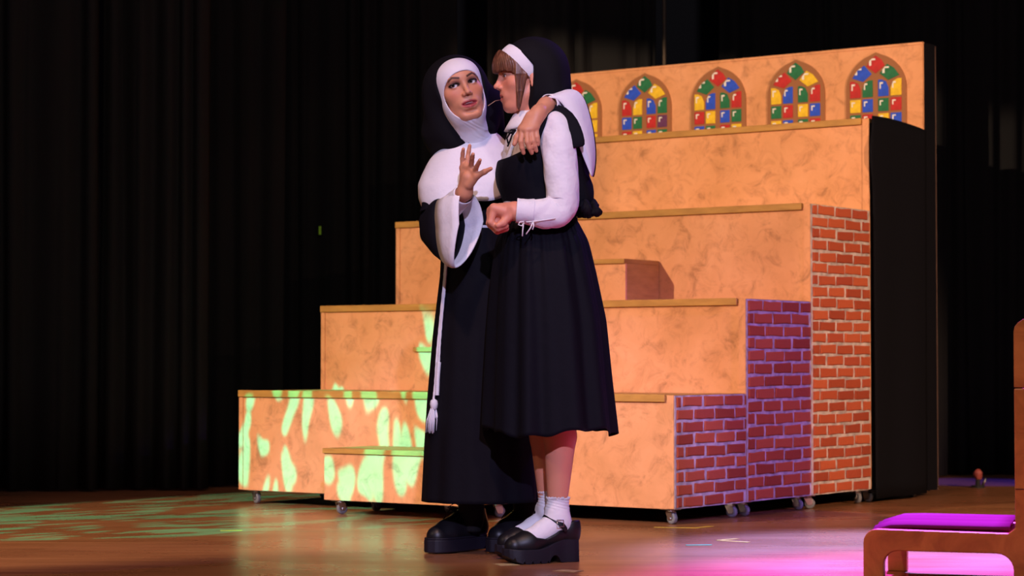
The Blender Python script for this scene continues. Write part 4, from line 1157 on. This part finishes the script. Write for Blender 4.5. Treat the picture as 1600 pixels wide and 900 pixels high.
# coif and neck wrap
FC = Field(rng(-0.33, 0.06, 0.0026), rng(7.64, 8.05, 0.0026), rng(1.34, 1.80, 0.0026))
def coif(x, y, z):
    d = ellf((0, -0.008, 0.024), (0.081, 0.104, 0.072))(x, y, z)
    d2 = ellf((0, 0.016, -0.046), (0.0735, 0.068, 0.086))(x, y, z)
    kk = 0.03; h = np.maximum(kk - np.abs(d - d2), 0) / kk
    return np.minimum(d, d2) - h * h * kk * 0.25
whole(FC, H1, coif)
FC.chain([H1.w(0, 0.015, -0.085), at(734, 206, 7.87), at(740, 226, 7.90)], [0.062, 0.064, 0.092], 0.03)
def face_hole(x, y, z):
    zc = -0.030
    zz = np.where(z > zc, (z - zc) / 0.070, (z - zc) / 0.088)
    r = (np.abs(x / 0.0650) ** 2.2 + np.abs(zz) ** 2.2) ** (1 / 2.2) - 1
    return np.maximum(r * 0.055, 0.012 - y)
whole(FC, H1, face_hole, True, 0.003)
lo_ = float(H1.w(0, 0, -0.10)[2])      # horizontal wrinkles of the neck wrap
zi = FC.ax[2][None, None, :]; xi = FC.ax[0][:, None, None]
FC.D += (0.0010 * np.sin((zi + 0.45 * xi) * 430 + 2.5 * np.sin(xi * 40) + 1.5 * np.sin(zi * 150)) * (0.5 + 0.5 * np.sin(xi * 55 + zi * 60)) * sstep(lo_ + 0.01, lo_ - 0.02, zi)).astype(np.float32)
co = FC.build('coif', M['coif'], None, smooth=1); adopt(co, p1)
# veil
FV = Field(rng(-0.42, 0.05, 0.0034), rng(7.70, 8.16, 0.0034), rng(1.30, 1.82, 0.0034))
def hood1(x, y, z):
    d = ellf((0, -0.030, 0.014), (0.098, 0.104, 0.094))(x, y, z)
    d2 = ellf((0, -0.060, -0.085), (0.118, 0.072, 0.150))(x, y, z)
    kk = 0.07; h = np.maximum(kk - np.abs(d - d2), 0) / kk
    d = np.minimum(d, d2) - h * h * kk * 0.25
    ang = np.arctan2(x, -(y + 0.02))
    d = d + 0.0030 * np.sin(ang * 7 + 0.5) * sstep(0.05, -0.10, z)
    front = np.where(z > 0, 0.030 + 0.10 * np.clip(z, 0, 0.12), 0.030 - 0.10 * np.clip(-z, 0, 0.2))
    return np.maximum(d, y - front)
whole(FV, H1, hood1)
FV.chain([at(692, 165, 7.88), at(685, 208, 7.90), at(687, 236, 7.93)], [0.050, 0.048, 0.036], 0.05)
FV.chain([at(760, 160, 7.94), at(768, 210, 7.99)], [0.060, 0.05], 0.05)
FV.chain([at(715, 170, 8.0), at(725, 250, 8.06)], [0.08, 0.07], 0.05)
adopt(FV.build('veil', M['veil'], None, smooth=3), p1)

# habit
def rows_xy(tab, Y, keys, n, mod=None, zmod=None):
    rows = []; vals = interp(keys, tab)
    for q, py in enumerate(keys):
        xl, xr, dp = vals[q]; c = at((xl + xr) / 2, py, Y); a = (xr - xl) / 2 * Y / FPX; row = []
        for j in range(n):
            th = 2 * math.pi * j / n; s = q / (len(keys) - 1)
            m_ = 1.0 if mod is None else mod(th, s)
            p = c + Vector((math.cos(th) * a * m_, math.sin(th) * dp * m_, 0))
            if zmod: p.z += zmod(th, s)
            row.append(p)
        rows.append(row)
    return rows
def habit_fold(th, s):
    return 1.0 + (0.004 + 0.030 * s) * (0.6 * math.sin(9 * th + 1.0) + 0.4 * math.sin(15 * th + 2.2))
htab = [(214, 712, 768, 0.07), (226, 690, 790, 0.10), (245, 682, 806, 0.125), (290, 684, 806, 0.140), (350, 690, 802, 0.135), (375, 690, 806, 0.140), (430, 688, 815, 0.165), (520, 677, 826, 0.190), (620, 668, 835, 0.205), (700, 663, 840, 0.215), (782, 659, 843, 0.222)]
adopt(loft(rows_xy(htab, 7.95, np.linspace(214, 782, 90), 150, habit_fold), 'habit', M['habit'], None, solid=0.004), p1)
adopt(sleeve([at(698, 244, 7.93), at(692, 266, 7.89), at(684, 300, 7.86), at(677, 336, 7.83)],
             [0.040, 0.046, 0.048, 0.045], 'sleeve', M['habit'], None, wr=0.03, seed=13, solid=0.004), p1)
def ring_rows(specs, n=48):
    """rings given by four photo positions (top, near, bottom, far) with depths"""
    rows = []
    for (t, nr, bt, fr) in specs:
        pts = [Vector(at(*q)) for q in (t, nr, bt, fr)]; row = []
        for j in range(n):
            u_ = 4 * j / n; i = int(u_); f = u_ - i
            c = sum(pts, Vector()) / 4
            A, B = pts[i % 4] - c, pts[(i + 1) % 4] - c
            row.append(c + A * math.cos(f * math.pi / 2) + B * math.sin(f * math.pi / 2))
        rows.append(row)
    return rows
CUFF = [((688, 312, 7.70), (681, 355, 7.655), (695, 411, 7.70), (712, 358, 7.76)),
        ((700, 306, 7.67), (694, 355, 7.615), (701, 416, 7.665), (728, 352, 7.735)),
        ((712, 301, 7.64), (706, 352, 7.580), (706, 418, 7.635), (744, 348, 7.71)),
        ((723, 299, 7.615), (717, 350, 7.555), (712, 418, 7.610), (755, 346, 7.685))]
adopt(loft(ring_rows(CUFF), 'cuff', M['white'], None, solid=0.004), p1)
lining = []
for row in ring_rows(CUFF[:2]):
    c = sum(row, Vector()) / len(row); lining.append([c + (q - c) * 0.93 for q in row])
adopt(loft(lining, 'sleeve_lining', M['habit'], None, solid=0.002), p1)
FLARE = [((690, 306, 7.88), (672, 310, 7.88), (664, 320, 7.90), (694, 318, 7.93)), ((690, 312, 7.84), (663, 330, 7.83), (660, 352, 7.87), (694, 336, 7.90)),
         ((687, 311, 7.765), (659, 344, 7.73), (667, 380, 7.80), (696, 346, 7.84)), ((685, 313, 7.73), (668, 352, 7.685), (682, 400, 7.745), (702, 355, 7.80)), CUFF[0]]
adopt(loft(ring_rows(FLARE), 'sleeve_flare', M['habit'], None, solid=0.003), p1)
adopt(sleeve([at(700, 327, 7.72), at(714, 314, 7.66), at(724, 304, 7.615)], [0.042, 0.038, 0.0335], 'inner_sleeve', M['white'], None, wr=0.02, seed=15, seg=16), p1)
# other arm: black sleeve, inner sleeve and the hanging cuff behind the shoulder
adopt(sleeve([at(790, 236, 7.97), at(828, 212, 7.95), at(862, 192, 7.89), at(886, 184, 7.82), at(892, 176, 7.75)], [0.055, 0.056, 0.052, 0.050, 0.048], 'sleeve', M['habit'], None, wr=0.03, seed=17), p1)
adopt(sleeve([at(890, 172, 7.76), at(882, 168, 7.63), at(870, 164, 7.545), at(857, 163, 7.492)], [0.046, 0.042, 0.037, 0.0335], 'inner_sleeve', M['white'], None, wr=0.02, seed=18, seg=20), p1)
inner = [(854, 153), (866, 153), (878, 160), (888, 178), (897, 205), (908, 238), (917, 260), (924, 276)]
outer_ = [(857, 150), (878, 141), (897, 138), (912, 148), (922, 180), (929, 215), (931, 250), (926, 277)]
rows = []
for (xi, yi), (xo, yo), s in zip(inner, outer_, np.linspace(0, 1, 8)):
    row = []
    for k in range(9):
        f = k / 8
        Yd = 7.475 - 0.030 * math.sin(math.pi * f) + 0.085 * f + 0.02 * s
        row.append(at(xi + (xo - xi) * f, yi + (yo - yi) * f, Yd))
    rows.append(row)
adopt(MB().grid(rows, 8, 9).build('cuff', M['white'], None, smooth=True, solid=0.005, sub=2), p1)
rows = []
for (xi, yi), (xo, yo), s in zip(inner, outer_, np.linspace(0, 1, 8)):
    rows.append([at(xi + (xo + 2 - xi) * f, yi + (yo + 1 - yi) * f, 7.56 + 0.03 * math.sin(math.pi * f) + 0.03 * s + 0.04 * f) for f in [k / 8 for k in range(9)]])
adopt(MB().grid(rows, 8, 9).build('sleeve_flare', M['habit'], None, smooth=True, solid=0.005, sub=1), p1)

# white cape collar
cape = []
NC = 96
capc = at(738, 212, 7.92)
prof = [(0.00, 0.062, 0.062, 0.010), (0.10, 0.085, 0.085, 0.002), (0.25, 0.118, 0.110, -0.044), (0.40, 0.150, 0.130, -0.084), (0.55, 0.172, 0.148, -0.128), (0.75, 0.184, 0.168, -0.158), (0.90, 0.181, 0.178, -0.200), (1.0, 0.168, 0.180, -0.230)]
for s in np.linspace(0, 1, 22):
    rx, ry, dz = [float(np.interp(s, [q[0] for q in prof], [q[c] for q in prof])) for c in (1, 2, 3)]
    row = []
    for j in range(NC):
        th = 2 * math.pi * j / NC
        ct, st_ = math.cos(th), math.sin(th)
        wav = 1 + 0.020 * s * s * math.sin(5 * th + 0.8) + 0.012 * s * math.sin(11 * th) * (1 - 0.8 * (ct < 0) * ct * ct)
        lift = (0.040 * s ** 3 * ct ** 4 if ct > 0 else 0.050 * s * ct * (1 - ct ** 6)) - 0.016 * s + 0.008 * s * math.sin(3 * th + 1.4) + (0.050 * ct * ct * min(1, 2 * s) if ct > 0 else 0)
        e = 0.88
        row.append(capc + Vector((math.copysign(abs(ct) ** e, ct) * rx * wav - 0.014 * s * (ct < 0) * abs(ct), math.copysign(abs(st_) ** e, st_) * ry * wav, dz + lift)))
    cape.append(row)
adopt(loft(cape, 'cape_collar', M['white'], None, solid=0.004), p1)

# rope belt with tassel
belt = loft(rows_xy([(356, 688, 804, 0.139), (359, 688, 804, 0.139)], 7.95, np.linspace(355.5, 359.5, 4), 72), 'rope_belt', M['cord'], None, solid=0.005)
adopt(belt, p1)
def rope(pts, r, name='rope_end'):
    P = [Vector(at(*q)) for q in pts]
    T = np.linspace(0, 1, 50); t = np.linspace(0, 1, len(P)); A = np.array([tuple(p) for p in P])
    C = np.stack([np.interp(T, t, A[:, i]) for i in range(3)], 1)
    for _ in range(4): C[1:-1] = 0.25 * C[:-2] + 0.5 * C[1:-1] + 0.25 * C[2:]
    o = MB().tube(C, [r * (1 + 0.14 * math.sin(i * 2.4)) for i in range(50)], 8).build(name, M['cord'], None, smooth=True); o.parent = belt
    return o
rope([(702, 360, 7.85), (697, 400, 7.845), (694, 440, 7.84), (688, 500, 7.835), (683, 550, 7.83), (680, 600, 7.825), (677, 628, 7.82)], 0.0042)
rope([(704, 360, 7.845), (699, 400, 7.84), (696, 440, 7.835), (690, 500, 7.83), (687, 540, 7.825), (685, 580, 7.82), (682, 618, 7.82)], 0.0042)
rope([(686, 566, 7.82), (684, 590, 7.818), (683, 618, 7.816)], 0.0075)
kt = MB(); c = at(678, 633, 7.82)
kt.tube([c + Vector((0, 0, dz)) for dz in (0.022, 0.016, 0.004, -0.010, -0.018)], [0.004, 0.012, 0.0145, 0.012, 0.006], 14)
o = kt.build('rope_knot', M['cord'], None, smooth=True); o.parent = belt
ts = MB(); rr = random.Random(9)
for i in range(34):
    a = rr.uniform(0, 6.28); r0 = 0.009 * math.sqrt(rr.random()); r1 = r0 * 2.0 + 0.003
    b0 = at(677, 638, 7.82); e0 = at(674.5, 676 + rr.uniform(-3, 2), 7.82)
    ts.tube([b0 + Vector((r0 * math.cos(a), r0 * math.sin(a), 0)), (b0 + e0) / 2 + Vector((r1 * 0.95 * math.cos(a), r1 * 0.95 * math.sin(a), 0)), e0 + Vector((r1 * math.cos(a), r1 * math.sin(a), 0))], [0.002, 0.0022, 0.0014], 5)
o = ts.build('tassel', M['cord'], None, smooth=True); o.parent = belt

# stockings and laced shoes
for pts in ([at(735, 700, 7.96), at(736, 780, 7.97), at(737, 812, 7.98), at(736, 830, 7.98)], [at(818, 700, 8.0), at(822, 780, 8.01), at(823, 808, 8.02), at(822, 828, 8.02)]):
    adopt(sleeve(pts, [0.056, 0.046, 0.044, 0.034], 'stocking', M['stocking'], None, wr=0.01, seed=4, seg=20), p1)
def oxford(heel, toe, parent):
    h = Vector((heel.x, heel.y, 0)); t = Vector((toe.x, toe.y, 0)); Ln = (t - h).length; ang = math.atan2(t.y - h.y, t.x - h.x)
    G = Field(rng(-0.03, Ln + 0.03, 0.003), rng(-0.07, 0.07, 0.003), rng(0.02, 0.19, 0.003))
    G.chain([(0.042, 0, 0.085), (0.12, 0, 0.084), (Ln * 0.66, 0, 0.066), (Ln - 0.050, 0, 0.059)], [0.040, 0.040, 0.042, 0.039], 0.03)
    G.chain([(0.045, 0, 0.08), (0.052, 0, 0.140)], [0.040, 0.042], 0.03)
    G.chain([(Ln * 0.62, 0, 0.085), (0.075, 0, 0.135)], [0.028, 0.034], 0.03)
    G.func((-0.05, -0.08, 0), (Ln + 0.05, 0.08, 0.25), lambda X, Y, Z: Z - 0.046, 0, True)
    G.func((-0.05, -0.08, 0), (Ln + 0.05, 0.08, 0.25), lambda X, Y, Z: 0.150 - Z, 0.003, True)
    sh = G.build('shoe', M['leather'], None, smooth=2); sh.location = h; sh.rotation_euler = (0, 0, ang); adopt(sh, parent)
    ol = outline(Ln, 0.047)
    mb = MB().prism(ol, 0.004, 0.050, 'z'); mb.build('sole', M['sole'], sh, bevel=0.004)
    w = MB().prism([(x * 0.985 + 0.002, y * 1.03) for x, y in ol], 0.050, 0.056, 'z'); w.build('welt', M['sole'], sh, bevel=0.002)
    lc = MB()
    for i in range(4):
        s = i / 3; x = Ln * 0.60 - 0.075 * s; z = 0.110 + 0.040 * s
        lc.tube([(x, -0.024, z - 0.008), (x - 0.004, 0, z + 0.004), (x - 0.010, 0.024, z - 0.006)], 0.0020, 6)
    for q in (-1, 1):
        lc.tube([(Ln * 0.60 - 0.07, q * 0.004, 0.152), (Ln * 0.60 - 0.045, q * 0.020, 0.172), (Ln * 0.60 - 0.015, q * 0.028, 0.158), (Ln * 0.60 - 0.035, q * 0.014, 0.140), (Ln * 0.60 - 0.07, q * 0.004, 0.150)], 0.0018, 6)
        lc.tube([(Ln * 0.60 - 0.07, 0, 0.152), (Ln * 0.60 - 0.03, q * 0.030, 0.150), (Ln * 0.60 - 0.005, q * 0.040, 0.115)], 0.0018, 6)
    lc.build('lace', M['stocking'], sh, smooth=True)
    return sh
oxford(at(756, 850, 8.08), at(668, 860, 7.86), p1)
oxford(at(840, 848, 8.11), at(766, 860, 7.88), p1)
